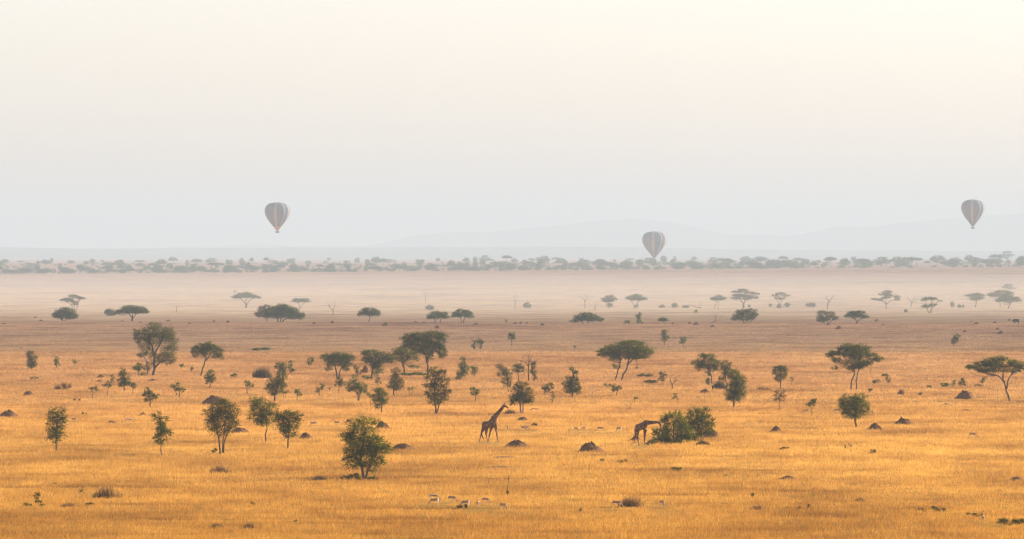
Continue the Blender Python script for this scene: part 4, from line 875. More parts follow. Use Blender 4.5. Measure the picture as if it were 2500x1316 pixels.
# ---------------------------------------------------------------- distant acacia wood (individual trees)
def copy_tree(o, loc, sc, rz, label, group):
    r = o.copy(); COL.objects.link(r); r.location = loc; r.scale = sc; r.rotation_euler = (0, 0, rz); r['label'] = label; r['group'] = group
    for ch in list(o.children):
        c = ch.copy(); COL.objects.link(c); c.parent = r
    return r
WF = lambda x: 671-20*min(max(x/2500, 0), 1)
SKY_T = [  # named skyline trees: x, top y, half width, kind, label
 (2457,614,17,1,'tallest layered hazy acacia on the skyline near the right edge'), (2290,624,21,0,'broad hazy dome acacia on the skyline left of the right balloon\'s column'),
 (2366,623,13,0,'hazy flat acacia on the skyline below the right balloon'), (2430,622,18,5,'hazy thin flat-topped acacia left of the tallest layered one'),
 (2190,627,18,0,'hazy dome acacia, left of a long joined flat canopy on the right skyline'), (2225,628,17,5,'hazy long flat canopy right of the dome acacia on the right skyline'),
 (2152,628,20,1,'hazy tiered acacia on the right skyline, left of the dome'), (2107,632,20,5,'hazy clear-cut flat umbrella acacia standing alone at the front of the wood'),
 (2063,631,14,2,'hazy rounded acacia between two umbrella trees on the right skyline'), (2028,628,17,5,'hazy pale wide acacia on the right skyline, leftmost of its row'),
 (2330,628,15,4,'hazy bushy acacia right of the broad dome acacia'), (2493,626,14,2,'hazy rounded tree clipped by the right edge on the skyline'),
 (1912,626,14,5,'hazy arched umbrella above the darkest clump of the wood'), (1904,637,34,6,'darkest widest clump-like acacia in the right part of the wood'),
 (1834,635,16,0,'hazy flat acacia left of the darkest clump'), (1776,632,16,5,'hazy skyline acacia with flat top right of the middle balloon'),
 (1740,629,12,1,'hazy paler layered acacia on the skyline right of the middle balloon'), (1584,630,18,1,'hazy ragged acacia directly beneath the middle balloon'),
 (1655,643,20,6,'dark low clump acacia right of the middle balloon'), (1700,644,22,6,'dark low wide acacia joined to the right of a dark low clump'),
 (1480,640,19,5,'hazy dark flat acacia left of the middle balloon'), (1329,625,15,0,'hazy pale dome acacia alone on the skyline, middle'), (1370,631,15,0,'hazy pale dome acacia right of the lone skyline dome'),
 (1237,624,15,5,'hazy pale flat umbrella on the skyline, left of the lone dome'), (1183,624,13,1,'hazy pale tiered acacia on the skyline left of the pale flat umbrella'),
 (1136,641,15,2,'hazy round dark acacia with visible trunk at the wood\'s front, middle left'), (1011,649,18,6,'dark low dome at the wood\'s front, left of the round acacia with trunk'),
 (918,627,14,2,'hazy dome acacia on the skyline right of the left balloon'), (650,629,8,5,'hazy tiny flat-topped tree under the left balloon'), (590,630,7,2,'hazy narrow-stemmed round tree left of the left balloon'),
 (394,633,14,0,'hazy umbrella acacia on the skyline above the tallest big tree'), (110,656,16,2,'dark domed acacia at the wood\'s front in the left corner'), (168,658,20,6,'dark long low canopy right of the dark domed front acacia at left')]
def wood():
    rng = np.random.default_rng(77); protos = {}
    shapes = [  # lobes in px around (0,0) foot, nominal width 40 and height 22 px at 7000 m
     dict(l=[(0,-17,14,4),(-10,-13,9,4),(10,-13,9,4),(0,-12,19,3)], f=.45), dict(l=[(2,-20,12,2.2),(-8,-15,11,2.5),(9,-14,11,2.5),(0,-11,10,3),(-12,-10,7,2)], f=.4),
     dict(l=[(0,-15,11,5),(-7,-12,9,5),(7,-12,9,5),(0,-9,13,4)], f=.1), dict(l=[(0,-14,8,5),(3,-8,9,5),(-5,-7,8,5)], f=0),
     dict(l=[(-6,-14,10,4),(7,-16,9,4),(0,-10,15,4),(-10,-6,7,4),(8,-6,8,4)], f=.1), dict(l=[(0,-19,15,2.6),(-8,-17,12,2.2),(9,-17,12,2.2)], f=.6),
     dict(l=[(0,-13,14,5),(-11,-10,11,5),(11,-10,11,5),(0,-6,19,5)], f=.1)]
    W0 = [19, 17, 16, 11, 17, 20, 21]; H0 = [21, 22, 20, 19, 20, 21.5, 18]
    def add(kind, px, py, hw, hh, label, group, dist=None, rot=0):
        d = dist or dist_at(px, py); s = d/F; s0 = 7000/F
        if kind not in protos:
            sh = shapes[kind]; py0 = py
            r = make_tree('acacia_tree', label, 'tree', px, py, [(px+a, py+b, c, e) for a, b, c, e in sh['l']], None, 'dark', 1.7, 0.85, flat=sh['f']*.7, tr=0.9, d=7000, group=group, depth=0.8, limbs=3, spray=5, gap=0.42)
            protos[kind] = r
        else:
            r = copy_tree(protos[kind], (0, 0, 0), (1, 1, 1), 0, label, group)
        k = s/s0; r.location = place(px, py, d); r.scale = (k*hw/W0[kind], k*hw/W0[kind], k*hh/H0[kind]); r.rotation_euler = (0, 0, rot)
    for x, top, hw, kind, lb in SKY_T:
        hh = 21 if kind != 6 else 17
        if x > 1950: hh = 24
        base = max(min(top+hh, WF(x)-1), 645 if x < 1950 else 643)
        d = dist_at(x, base) if base > 646 else 10600.0 + (646-base)*500
        yb = YH + (HC-float(ground_z((x-1250)/F*d, d)))/d*F
        add(kind, x, yb, hw, yb-top, lb, 'acacias of the distant hazy wood', dist=d)
    third = lambda x: 'left' if x < 640 else ('left-centre' if x < 1250 else ('right-centre' if x < 1950 else 'right'))
    n = 0
    for row, (dy, cnt, hwr, hhr) in enumerate([(0, 72, (18, 29), (15, 23)), (4, 64, (16, 26), (16, 23)), (9, 56, (14, 23), (15, 21)), (16, 62, (13, 22), (14, 19))]):
        for i in range(cnt):
            x = -30 + 2560*(i+rng.uniform(-.45, .45))/cnt; u = min(max(x/2500, 0), 1)
            if row == 0 and x > 1250 and rng.uniform() < 0.35: continue
            if row == 2 and x > 2000: continue
            d = {0: dist_at(x, WF(x)-rng.uniform(0, 2)), 1: dist_at(x, WF(x)-4-rng.uniform(0, 2)), 2: rng.uniform(9700, 10800), 3: rng.uniform(11300, 12400)}[row]
            yb = YH + (HC-float(ground_z((x-1250)/F*d, d)))/d*F
            kind = int(rng.choice([0, 1, 2, 3, 4, 5, 6], p=[[.1,.05,.2,.1,.2,.05,.3],[.2,.1,.2,.1,.2,.1,.1],[.2,.15,.2,.1,.15,.2,0],[.25,.15,.2,.1,.1,.2,0]][row]))
            hw = rng.uniform(*hwr)*(0.6 if kind == 3 else 1)*rng.choice([.5, .7, .9, 1.05]); hh = rng.uniform(*hhr)*0.92*rng.choice([.65, .85, 1, 1.05])
            w = ['front edge', 'second rank', 'middle ranks', 'hazy rear ranks'][row]
            add(kind, x, yb, hw, hh, f'hazy acacia in the {w} of the distant wood, {third(x)} quarter', f'acacias in the {w} of the distant wood, {third(x)} quarter', dist=d, rot=rng.uniform(0, 6.28)); n += 1
    print('wood trees', n+len(SKY_T))
wood()
def understorey():
    rng = np.random.default_rng(5); L = []
    for i in range(620):
        px = rng.uniform(-60, 2560); d = rng.choice([rng.uniform(8800, 9300), rng.uniform(9200, 12300)])
        if d < 8950: d = dist_at(px, WF(px))+rng.uniform(0, 300)
        if px > 1950 and d < 10000 and rng.uniform() < .5: continue
        x = (px-1250)/F*d; z = float(ground_z(x, d)); w = rng.uniform(1.0, 4.2); h = rng.uniform(.7, 2.5)
        L.append((x, d, z+h*.7, w, w*.7, h))
    V, Fc, T = foliage_mesh(L, 0.75, 1.5, rng, 0, 3)
    tag(mesh_obj('distant_scrub', V, Fc, M['dark'], attrs={'tone': T}), 'low scrub filling the gaps of the distant hazy wood', 'scrub', kind='stuff')
understorey()
# ---------------------------------------------------------------- hide materials
def hide_giraffe():
    m, n, o = nt('giraffe_hide'); tc = n.nodes.new('ShaderNodeTexCoord'); ob = tc.outputs['Object']
    v = n.nodes.new('ShaderNodeTexVoronoi'); v.feature = 'DISTANCE_TO_EDGE'; v.inputs['Scale'].default_value = 3.6; v.inputs['Randomness'].default_value = 0.9
    wv = noise(n, ob, 3.0, 2); vm = n.nodes.new('ShaderNodeVectorMath'); vm.operation = 'MULTIPLY_ADD'
    cb = n.nodes.new('ShaderNodeCombineXYZ'); n.links.new(wv, cb.inputs[0]); n.links.new(wv, cb.inputs[2])
    n.links.new(cb.outputs[0], vm.inputs[0]); vm.inputs[1].default_value = (.25, .25, .25); n.links.new(ob, vm.inputs[2]); n.links.new(vm.outputs[0], v.inputs['Vector'])
    pat = ramp(n, v.outputs['Distance'], [(0.0, (0.30,0.17,0.08)), (0.04, (0.24,0.13,0.06)), (0.10, (0.050,0.023,0.011))])
    sep = n.nodes.new('ShaderNodeSeparateXYZ'); n.links.new(ob, sep.inputs[0])
    low = ramp(n, sep.outputs[2], [(0.25, (1, 1, 1)), (0.75, (0, 0, 0))])
    c = mixc(n, low, pat, (0.24, 0.15, 0.085))
    b = N(n, 'ShaderNodeBsdfPrincipled', Roughness=0.75); b.inputs['Specular IOR Level'].default_value = 0.2
    n.links.new(c, b.inputs['Base Color']); n.links.new(b.outputs[0], o.inputs[0]); return m
def hide_gazelle():
    m, n, o = nt('gazelle_hide'); tc = n.nodes.new('ShaderNodeTexCoord'); ob = tc.outputs['Object']
    sep = n.nodes.new('ShaderNodeSeparateXYZ'); n.links.new(ob, sep.inputs[0])
    z = ramp(n, sep.outputs[2], [(0.0, (0.50,0.33,0.17)), (0.34, (0.55,0.38,0.2)), (0.36, (0.62,0.52,0.38)), (0.42, (0.62,0.52,0.38)), (0.435, (0.05,0.03,0.02)), (0.465, (0.05,0.03,0.02)), (0.485, (0.40,0.23,0.10)), (0.7, (0.34,0.19,0.08))], 'LINEAR')
    rump = n.nodes.new('ShaderNodeMath'); rump.operation = 'LESS_THAN'; n.links.new(sep.outputs[0], rump.inputs[0]); rump.inputs[1].default_value = -0.36
    nk = n.nodes.new('ShaderNodeMath'); nk.operation = 'GREATER_THAN'; n.links.new(sep.outputs[0], nk.inputs[0]); nk.inputs[1].default_value = 0.34
    c = mixc(n, rump.outputs[0], z, (0.72, 0.64, 0.5)); c = mixc(n, nk.outputs[0], c, (0.42, 0.26, 0.12))
    b = N(n, 'ShaderNodeBsdfPrincipled', Roughness=0.8); b.inputs['Specular IOR Level'].default_value = 0.15
    n.links.new(c, b.inputs['Base Color']); n.links.new(b.outputs[0], o.inputs[0]); return m
M['giraffe'] = hide_giraffe(); M['gazelle'] = hide_gazelle()
M['darkhair'] = plain('dark_hair', (0.025,0.018,0.012), 0.8, .3); M['horn'] = plain('horn', (0.03,0.025,0.02), 0.5, .3)
M['eye'] = plain('eye', (0.01,0.01,0.01), 0.2, .1)

def body_mesh(name, chains, balls, mat, parent, voxel):
    """one continuous skin: overlapping tapered chains fused by a voxel remesh"""
    mb = MB()
    for pts, rr in chains:
        # resample each chain smoothly
        P = [Vector(p) for p in pts]; Q = []; R = []
        for i in range(len(P)-1):
            p0 = P[max(i-1, 0)]; p1 = P[i]; p2 = P[i+1]; p3 = P[min(i+2, len(P)-1)]
            for k in range(5):
                t = k/5
                Q.append(0.5*((2*p1)+(p2-p0)*t+(2*p0-5*p1+4*p2-p3)*t*t+(3*p1-p0-3*p2+p3)*t**3)); R.append(rr[i]+(rr[i+1]-rr[i])*t)
        Q.append(P[-1]); R.append(rr[-1]); mb.tube(Q, R, 12)
    for (c, r) in balls:
        b = len(mb.V); nu, nv = 12, 8
        for j in range(nv+1):
            for i in range(nu):
                a = 2*math.pi*i/nu; e = math.pi*(j/nv-.5)
                mb.V.append((c[0]+r[0]*math.cos(e)*math.cos(a), c[1]+r[1]*math.cos(e)*math.sin(a), c[2]+r[2]*math.sin(e)))
        for j in range(nv):
            for i in range(nu): mb.F.append((b+j*nu+i, b+j*nu+(i+1) % nu, b+(j+1)*nu+(i+1) % nu, b+(j+1)*nu+i))
    o = mb.build(name, mat, parent)
    md = o.modifiers.new('fuse', 'REMESH'); md.mode = 'VOXEL'; md.voxel_size = voxel; md.use_smooth_shade = True
    sm = o.modifiers.new('soften', 'SMOOTH'); sm.factor = 0.5; sm.iterations = 4
    dg = bpy.context.evaluated_depsgraph_get(); me = bpy.data.meshes.new_from_object(o.evaluated_get(dg))
    o.modifiers.clear(); o.data = me; me.name = name
    return o

def giraffe(label, px, py, org, zf, P, head):
    """P: pose points measured on an enlargement (zf times, origin org) of the photograph"""
    d = dist_at(px, py); s = d/F; root = empty('giraffe', place(px, py, d)); tag(root, label, 'giraffe', 'giraffes on the plain')
    def c(X, Y, y=0.0): return ((org[0]+X/zf-px)*s, y, (py-(org[1]+Y/zf))*s)
    q = s/zf
    ch = []
    ch.append(([c(*p[:2]) for p in P['trunk']], [p[2]*q for p in P['trunk']]))
    ch.append(([c(*p[:2]) for p in P['neck']], [p[2]*q for p in P['neck']]))
    ch.append(([c(*p[:2]) for p in P['head']], [p[2]*q for p in P['head']]))
    for leg in P['legs']:
        y = leg[0]; ch.append(([c(p[0], p[1], y) for p in leg[1]], [p[2]*q for p in leg[1]]))
    balls = [(c(*b[:2]), (b[2]*q, b[3]*q, b[4]*q)) for b in P['balls']]
    body_mesh('body', ch, balls, M['giraffe'], root, 0.035)
    mb = MB(); mb.tube([c(*p[:2]) for p in P['tail']], [p[2]*q for p in P['tail']], 6); mb.build('tail', M['darkhair'], root)
    mb = MB(); mp = [Vector(c(*p[:2])) for p in P['mane']]; mb.tube(mp, [0.035]*len(mp), 6); mb.build('mane', M['dry'], root)
    for sgn in (-1, 1):
        a, b = head['horn']; mb = MB(); A = Vector(c(*a, sgn*0.07)); Bq = Vector(c(*b, sgn*0.09))
        mb.tube([A, A.lerp(Bq, .7), Bq], [0.03, 0.024, 0.036], 7); mb.build('ossicone', M['darkhair'], root)
        a, b = head['ear']; mb = MB(); A = Vector(c(*a, sgn*0.10)); Bq = Vector(c(*b, sgn*0.26))
        mb.tube([A, A.lerp(Bq, .5), Bq], [0.02, 0.055, 0.01], 7); mb.build('ear', M['giraffe'], root)
        mb = MB(); E = Vector(c(*head['eye'], sgn*0.115)); mb.tube([E-Vector((0.025, 0, 0)), E, E+Vector((0.025, 0, 0))], [0.012, 0.03, 0.012], 6); mb.build('eye', M['eye'], root)
    return root
giraffe('walking giraffe with raised sloping neck, striding right toward a tree on two pale trunks', 1193, 1081, (1150, 960), 9.4, dict(
    trunk=[(300,735,52),(330,735,80),(380,730,86),(440,700,82),(500,655,88),(540,640,84),(562,650,58)],
    neck=[(500,600,74),(545,555,62),(590,500,46),(640,445,37),(690,385,32),(735,325,29),(760,290,28)],
    head=[(752,286,27),(782,292,30),(815,312,24),(848,335,17),(868,348,15)],
    balls=[((318),(722),72,46,80),(520,620,70,44,110)],
    legs=[(0.16,[(300,770,62),(275,830,40),(243,905,22),(232,945,18),(215,1010,12),(196,1085,12),(186,1128,15)]),
          (-0.17,[(335,790,64),(352,870,36),(342,935,21),(350,970,16),(370,1050,11),(383,1100,12),(388,1125,15)]),
          (0.15,[(520,720,50),(465,810,32),(438,890,20),(424,955,19),(410,1030,11),(400,1090,12),(396,1120,15)]),
          (-0.15,[(545,700,56),(566,800,34),(580,880,20),(590,935,19),(606,1020,11),(622,1090,12),(630,1120,15)])],
    tail=[(262,760,9),(250,840,7),(246,910,7),(250,960,13),(265,1010,14),(285,1042,8),(293,1050,3)],
    mane=[(505,500),(560,462),(620,405),(680,340),(738,268)]), dict(horn=((760,262),(778,222)), ear=((752,270),(738,252)), eye=(795,292)))
giraffe('browsing giraffe with neck stretched level, its head bent into the twin green bushes', 1560, 1089, (1520, 990), 9.615, dict(
    trunk=[(318,520,42),(345,520,78),(400,505,84),(450,490,86),(505,480,92),(540,490,80),(562,500,50)],
    neck=[(500,430,72),(555,420,56),(610,412,44),(680,408,37),(750,400,32),(810,395,29),(850,400,28)],
    head=[(842,398,28),(868,420,30),(882,455,24),(892,490,18),(898,518,15)],
    balls=[(338,530,56,46,88),(520,460,62,44,110)],
    legs=[(0.16,[(330,560,56),(312,640,30),(305,700,21),(300,745,17),(285,800,12),(270,860,12),(262,892,15)]),
          (-0.17,[(350,570,62),(352,660,32),(345,735,21),(352,790,16),(368,860,11),(378,905,12),(395,930,15)]),
          (0.15,[(530,560,46),(518,650,30),(512,720,20),(512,780,18),(512,850,12),(514,905,12),(512,925,15)]),
          (-0.15,[(535,560,52),(525,660,32),(518,740,21),(515,790,19),(516,860,12),(520,920,12),(526,946,15)])],
    tail=[(292,500,8),(283,560,6),(284,620,6),(290,680,9),(292,720,11),(290,745,4)],
    mane=[(510,342),(600,360),(700,368),(790,374),(850,380)]), dict(horn=((862,392),(882,368)), ear=((852,385),(862,376)), eye=(872,430)))

# ---------------------------------------------------------------- gazelles
def gazelle_proto(pose, label, group):
    root = empty('gazelle', (0, 0, 0)); tag(root, label, 'gazelle', group)
    ch = [([(-.40,0,.49),(-.33,0,.515),(-.15,0,.51),(.08,0,.485),(.25,0,.50),(.33,0,.52)], [.06,.11,.105,.115,.11,.05])]
    if pose == 'graze':
        ch.append(([(.28,0,.54),(.40,0,.48),(.52,0,.33),(.60,0,.20)], [.085,.06,.045,.042])); hd = [(.58,0,.22),(.63,0,.13),(.66,0,.06)]; hn = ((.60,.22),(.72,.30)); er = ((.57,.24),(.53,.32)); ey = (.635,.16)
    else:
        ch.append(([(.28,0,.54),(.38,0,.62),(.45,0,.74),(.48,0,.84)], [.085,.06,.042,.042])); hd = [(.46,0,.86),(.54,0,.84),(.63,0,.78)]; hn = ((.46,.89),(.43,1.10)); er = ((.45,.88),(.37,.93)); ey = (.54,.865)
    ch.append((hd, [.052,.042,.022]))
    for y, pts in ((.07, [(-.36,.46),(-.38,.34),(-.44,.24),(-.41,.10),(-.40,0)]), (-.07, [(-.32,.46),(-.31,.34),(-.36,.24),(-.33,.10),(-.32,0)]),
                   (.065, [(.26,.46),(.26,.32),(.25,.22),(.25,.10),(.255,0)]), (-.065, [(.30,.46),(.32,.32),(.33,.22),(.32,.10),(.33,0)])):
        ch.append(([(x, y, z) for x, z in pts], [.075 if y else .05, .04, .02, .014, .018]))
    body_mesh('body', ch, [], M['gazelle'], root, 0.022)
    mb = MB(); mb.tube([(-.44,0,.52),(-.49,0,.45),(-.48,0,.34)], [.015,.018,.008], 6); mb.build('tail', M['darkhair'], root)
    for sgn in (-1, 1):
        mb = MB(); mb.tube([(hn[0][0], sgn*.025, hn[0][1]), ((hn[0][0]+hn[1][0])/2-.02, sgn*.05, (hn[0][1]+hn[1][1])/2), (hn[1][0], sgn*.055, hn[1][1])], [.016,.012,.005], 6); mb.build('horn', M['horn'], root)
        mb = MB(); mb.tube([(er[0][0], sgn*.03, er[0][1]), ((er[0][0]+er[1][0])/2, sgn*.06, (er[0][1]+er[1][1])/2), (er[1][0], sgn*.08, er[1][1])], [.012,.026,.006], 6); mb.build('ear', M['gazelle'], root)
    return root
GG = 'gazelles scattered over the plain'
GZ = [  # x, foot y, pose, facing angle, scale, label
 (1059,1224,'graze',25,1.0,'gazelle with lowered reaching head, rear one of the left pair in the foreground herd'),
 (1061,1235,'graze',140,1.0,'gazelle grazing leftward, front one of the left pair in the foreground herd'),
 (1104,1229,'graze',-48,1.0,'gazelle grazing rightward with white belly, second from left in the herd'),
 (1137,1240,'graze',135,1.0,'gazelle grazing behind the dark green tuft in the herd'),
 (1167,1239,'stand',-100,0.85,'pale almost white gazelle facing the camera, middle of the herd'),
 (1186,1232,'graze',-52,0.95,'darker gazelle right beside the pale one in the herd'),
 (1228,1247,'graze',-58,1.0,'gazelle with white flank, rightmost of the foreground herd'),
 (1506,1241,'graze',-38,1.0,'gazelle grazing at the left side of the brown shrubby tussock'),
 (1617,1240,'graze',-75,1.0,'whitish gazelle right of the brown shrubby tussock'),
 (2400,1277,'stand',-95,0.95,'gazelle standing upright near the lower right corner patch'),
 (766,1042,'stand',175,0.95,'gazelle with raised head right of the twiggy-topped tree'),
 (823,1039,'stand',178,0.85,'small dark gazelle left of the largest foreground tree\'s top'),
 (316,1033,'graze',40,1.0,'brown gazelle between the flat worn mound and the slim tree'),
 (181,1031,'stand',170,0.85,'gazelle right of the leftmost foreground thorn tree'),
 (1240,1051,'graze',-95,0.95,'dark-rumped gazelle just right of the walking giraffe'),
 (1278,1053,'graze',-60,0.95,'white and brown gazelle, left of two touching near the walking giraffe'),
 (1284,1052,'graze',-50,0.95,'pale gazelle, right of two touching near the walking giraffe'),
 (1406,1054,'graze',-60,0.85,'pale gazelle, leftmost of four between the giraffes'),
 (1426,1052,'graze',140,0.75,'faint low gazelle, second of four between the giraffes'),
 (1466,1055,'graze',-35,1.0,'grey-brown gazelle, third of four between the giraffes'),
 (1512,1055,'graze',130,0.95,'rounded gazelle, nearest the browsing giraffe'),
 (1539,1004,'stand',-90,0.9,'single white speck of a gazelle above the browsing giraffe'),
 (2044,1010,'graze',-10,1.0,'gazelle left of the neat rounded tree on the right'),
 (2130,1014,'graze',-85,1.0,'white-rumped gazelle right of the neat rounded tree'),
 (1969,1009,'graze',175,0.8,'small dark gazelle left of the slim little green tree'),
 (2375,1071,'graze',-40,1.1,'lone gazelle in the open right foreground'),
 (437,820,'stand',-90,1.3,'tiny white gazelle on the brown plain beside the tallest big tree'),
 (65,817,'stand',-90,1.2,'tiny white gazelle on the brown plain near the left edge'),
 (1122,862,'stand',-90,1.2,'tiny pale gazelle right of the biggest central tree'),
 (1212,844,'graze',-80,1.3,'tiny pale gazelle left of the small dark tree on the plain'),
 (1832,864,'stand',-90,1.1,'tiny pale gazelle on the plain above the lollipop tree\'s left'),
 (52,857,'graze',-60,1.2,'tiny pale gazelle above the bushy grey column at left')]
protos = {}
for x, y, pose, ang, sc, lb in GZ:
    key = 'graze' if pose == 'graze' else 'stand'
    if key not in protos: r = protos[key] = gazelle_proto(key, lb, GG)
    else:
        r = protos[key].copy(); COL.objects.link(r)
        for ch in protos[key].children:
            c = ch.copy(); COL.objects.link(c); c.parent = r
    r['label'] = lb; r['group'] = GG; r['category'] = 'gazelle'
    r.location = place(x, y); r.rotation_euler = (0, 0, math.radians(ang)); r.scale = (sc*1.0,)*3
# stocky animal at the far edge
def stocky():
    d = dist_at(2481, 791); root = empty('buffalo', place(2481, 791, d)); tag(root, 'dark stocky four-legged animal at the plain\'s far edge near the right corner', 'animal')
    ch = [([(-.9,0,1.0),(-.7,0,1.0),(-.2,0,.98),(.4,0,1.02),(.75,0,1.0)], [.25,.42,.45,.47,.3]), ([(.7,0,1.05),(1.0,0,.85),(1.2,0,.55)], [.3,.2,.13])]
    for x in (-.65, .5):
        for y in (-.2, .2): ch.append(([(x, y, .9), (x+.02, y, .5), (x, y, 0)], [.2, .12, .08]))
    body_mesh('body', ch, [], M['darkhair'], root, 0.06); root.rotation_euler = (0, 0, math.pi)
    for sgn in (-1, 1):
        mb = MB(); mb.tube([(1.0, sgn*.08, .98), (1.0, sgn*.35, .95), (1.02, sgn*.42, 1.15)], [.06, .05, .015], 6); mb.build('horn', M['horn'], root)
stocky()

# ---------------------------------------------------------------- hot-air balloons
def fabric(name, col):
    m, n, o = nt(name); d = n.nodes.new('ShaderNodeBsdfDiffuse'); t = n.nodes.new('ShaderNodeBsdfTranslucent'); mx = n.nodes.new('ShaderNodeMixShader')
    d.inputs[0].default_value = (*col, 1); t.inputs[0].default_value = (*col, 1); mx.inputs[0].default_value = 0.18
    n.links.new(d.outputs[0], mx.inputs[1]); n.links.new(t.outputs[0], mx.inputs[2]); n.links.new(mx.outputs[0], o.inputs[0]); return m
M['navy'] = fabric('navy_fabric', (0.115,0.13,0.155)); M['orange'] = fabric('orange_fabric', (0.46,0.30,0.14)); M['white'] = fabric('white_fabric', (0.50,0.50,0.47))
M['tan'] = fabric('tan_fabric', (0.28,0.17,0.11)); M['wicker'] = plain('wicker', (0.10,0.065,0.04), .8)
def balloon(label, cx, top, tip, hw, d, stripes, skirt, basket=True):
    s = d/F; by = tip+5.5
    x = (cx-1250)/F*d; zb = HC+(YH-by)*s
    root = empty('hot_air_balloon', (x, d, zb)); tag(root, label, 'hot-air balloon', 'hot-air balloons')
    H = (tip-top)*s; R = hw*s; z0 = (by-tip)*s
    prof = [(1.0,.075),(.985,.10),(.93,.20),(.85,.335),(.75,.52),(.65,.69),(.55,.83),(.45,.935),(.37,.985),(.30,1.0),(.22,.975),(.15,.91),(.09,.80),(.05,.66),(.022,.48),(.006,.25),(0.0,0.02)]
    # smooth profile
    ts = np.linspace(0, len(prof)-1, 60); fy = np.interp(ts, range(len(prof)), [p[0] for p in prof]); fr = np.interp(ts, range(len(prof)), [p[1] for p in prof])
    G = 24; SUB = 5; V = []; Fc = []; mi = []
    names = ['navy', 'orange', 'white', 'tan']
    for j in range(60):
        for k in range(G*SUB):
            a = 2*math.pi*k/(G*SUB); bulge = 1+0.022*abs(math.sin(a*G/2))
            V.append((R*fr[j]*bulge*math.cos(a), R*fr[j]*bulge*math.sin(a), z0+H*(1-fy[j])))
    for j in range(59):
        for k in range(G*SUB):
            k2 = (k+1) % (G*SUB); Fc.append((j*G*SUB+k, j*G*SUB+k2, (j+1)*G*SUB+k2, (j+1)*G*SUB+k))
            g = stripes[(k//SUB) % G]
            if g == 2 and k % SUB not in (1, 2): g = 0
            if skirt and fy[j] > 0.86: g = 1
            mi.append(g)
    o = mesh_obj('envelope', V, Fc, M['navy'], root, smooth=True)
    for nm in names[1:]: o.data.materials.append(M[nm])
    o.data.polygons.foreach_set('material_index', mi)
    bw, bd, bh = 1.75, 1.0, 1.25
    mb = MB(); V = mb.V; Fc = mb.F
    P = []
    for zz, k in ((0, .92), (bh*.5, 1.0), (bh, 1.02), (bh+.12, 1.06), (bh+.12, .9), (0.1, .85)):
        for sx, sy in ((-1,-1),(1,-1),(1,1),(-1,1)): V.append((sx*bw*k, sy*bd*k, zz))
    for j in range(5):
        for k in range(4): Fc.append((j*4+k, j*4+(k+1) % 4, (j+1)*4+(k+1) % 4, (j+1)*4+k))
    Fc.append((3,2,1,0)); Fc.append((20,21,22,23))
    mb.build('basket', M['wicker'], root, smooth=False)
    mb = MB(); mb.tube([(0,0,bh-.1),(0,0,bh+.5),(0,0,bh+.8)], [.10,.25,.2], 10); mb.build('burner', M['horn'], root)
    for sx in (-1, 1):
        for sy in (-1, 1):
            mb = MB(); mb.tube([(sx*bw*.95, sy*bd*.95, bh), (sx*R*.06, sy*R*.06, z0+.15)], [.035, .035], 5); mb.build('cable', M['horn'], root)
    return root
# gore colours counter-clockwise from the right-hand side (+x), camera side is k = 18 (towards -y)
def stripes(d):
    a = [0]*24
    for k, v in d.items(): a[k % 24] = v
    return a
ST = stripes({17:1, 20:2, 22:2, 21:0, 23:3, 0:1, 1:3, 12:3, 13:3, 14:0, 6:1, 4:2, 9:3})
balloon('navy and orange striped balloon, left one, high with its basket in clear view', 677, 494, 563, 30.5, 7600, ST, True)
balloon('navy striped balloon skimming the distant treetops, middle one', 1597.5, 565, 630, 29.5, 9500, ST, False)
balloon('navy striped balloon with small dark basket, right one near the picture edge', 2375, 487, 553, 28, 8200, ST, False)
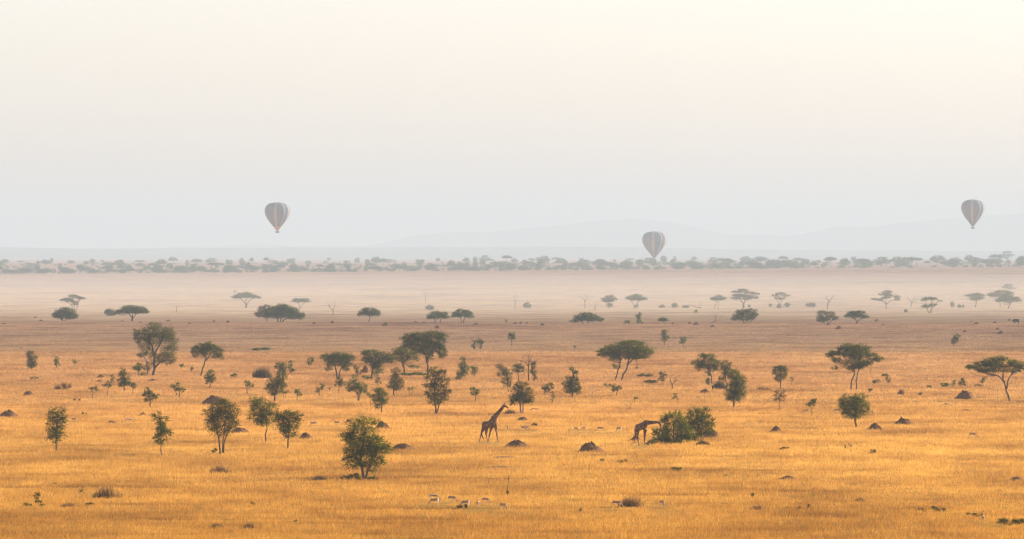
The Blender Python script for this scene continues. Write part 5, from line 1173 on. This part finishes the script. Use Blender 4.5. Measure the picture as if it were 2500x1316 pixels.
# ---------------------------------------------------------------- grass
GAZ = [tuple(place(g[0], g[1])[:2]) for g in GZ if g[1] > 990] + [tuple(place(1190, 1081)[:2]), tuple(place(1206, 1081)[:2]), tuple(place(1178, 1081)[:2]), tuple(place(1552, 1089)[:2]), tuple(place(1570, 1089)[:2])]   # cropped short where the gazelles graze
def cells(X, Y, size, seed):
    """smooth value noise, one value per clump of the given size in metres"""
    r = np.random.default_rng(seed).uniform(0, 1, (257, 257)); u = X/size+1000; v = Y/size+1000
    i = np.floor(u).astype(int); j = np.floor(v).astype(int); f = u-i; g = v-j; f = f*f*(3-2*f); g = g*g*(3-2*g)
    R = lambda a, b: r[a % 257, b % 257]
    return (R(i, j)*(1-f)+R(i+1, j)*f)*(1-g)+(R(i, j+1)*(1-f)+R(i+1, j+1)*f)*g
def build_grass():
    rng = np.random.default_rng(11)
    def band(d0, d1, rho0, pw, blades, hmul, wmul, side=0.078):
        # tufts per m2 = rho0*(612/d)^pw over a wedge a little wider than the view
        dd = np.linspace(d0, d1, 400); dens = 2*side*dd*rho0*(612/dd)**pw
        cum = np.concatenate([[0], np.cumsum((dens[1:]+dens[:-1])/2*np.diff(dd))]); n = int(cum[-1])
        D = np.interp(rng.uniform(0, cum[-1], n), cum, dd); X = rng.uniform(-1, 1, n)*side*D
        Z = ground_z(X, D)
        # bunches: height varies in drifts
        hv = 0.5+0.5*np.sin(X*0.11+1.3*np.sin(D*0.021))*np.sin(D*0.043+X*0.03+2*np.sin(X*0.017))
        cn = cells(X, D, 1.6, 1)*0.6+cells(X, D*0.6, 0.7, 2)*0.4
        ht = (0.10+0.09*hv+0.50*np.clip(cn-0.2, 0, 1)+0.14*rng.uniform(0, 1, n)**3)*hmul
        tt = np.clip(0.5+1.3*(cells(X+50, D*0.35, 1.9, 3)*0.6+cells(X, D*0.5, 0.8, 4)*0.4-0.5), 0, 1)
        for gx, gy in GAZ:
            m = (np.abs(X-gx) < 1.3) & (D > gy-16) & (D < gy+1.5); ht[m] *= 0.5
        k = blades
        Xb = np.repeat(X, k)+rng.normal(0, 0.27, n*k); Db = np.repeat(D, k)+rng.normal(0, 0.27, n*k); Zb = np.repeat(Z, k)
        h = np.repeat(ht, k)*rng.uniform(0.6, 1.15, n*k)
        az = rng.uniform(0, 2*np.pi, n*k); w = 0.5*wmul*rng.uniform(0.6, 1.4, n*k)*np.repeat(D, k)/612*0.045
        la = rng.uniform(0, 2*np.pi, n*k); ln = h*rng.uniform(0.05, 0.65, n*k)
        ex = np.cos(la)*ln+0.10*h; ey = np.sin(la)*ln
        V = np.empty((n*k, 3, 3))
        V[:, 0] = np.stack([Xb-np.cos(az)*w, Db-np.sin(az)*w, Zb-0.03], -1)
        V[:, 1] = np.stack([Xb+np.cos(az)*w, Db+np.sin(az)*w, Zb-0.03], -1)
        V[:, 2] = np.stack([Xb+ex, Db+ey, Zb+h], -1)
        T = np.clip(np.repeat(tt, k)*0.6+rng.uniform(0, 1, n*k)*0.4, 0, 1)
        return V.reshape(-1, 3), np.repeat(T, 3)
    A = [band(560, 1150, 3.2, 1.0, 9, 0.88, 0.5), band(1150, 1750, 2.8, 1.3, 6, 0.8, 0.58), band(1750, 2450, 1.2, 1.3, 3, 0.45, 0.9)]
    V = np.concatenate([a[0] for a in A]); T = np.concatenate([a[1] for a in A])
    print('grass blades', len(V)//3)
    tag(mesh_obj('grass', V, np.arange(len(V)).reshape(-1, 3), M['grass'], attrs={'tone': T}), 'dry golden grass covering the plain', 'grass', kind='stuff')
build_grass()
# ---------------------------------------------------------------- the air
def volume_box(name, x0, x1, y0, y1, z0, z1, dens, col, g):
    V = [(x, y, z) for x in (x0, x1) for y in (y0, y1) for z in (z0, z1)]
    Fc = [(0,1,3,2),(4,6,7,5),(0,4,5,1),(2,3,7,6),(0,2,6,4),(1,5,7,3)]
    m, n, o = nt(name+'_air')
    v = n.nodes.new('ShaderNodeVolumePrincipled')
    v.inputs['Density'].default_value = dens; v.inputs['Color'].default_value = (*col, 1); v.inputs['Anisotropy'].default_value = g
    n.links.new(v.outputs[0], o.inputs['Volume'])
    return tag(mesh_obj(name, V, Fc, m), kind='stuff')
volume_box('haze', -34000, 34000, -2500, 58000, -8, 262, HAZE_DENSITY, HAZE_COLOR, HAZE_G)
volume_box('valley_mist', -12000, 12000, 3250, 6300, -7.5, 6, 2.2e-4, (0.62, 0.62, 0.60), HAZE_G)
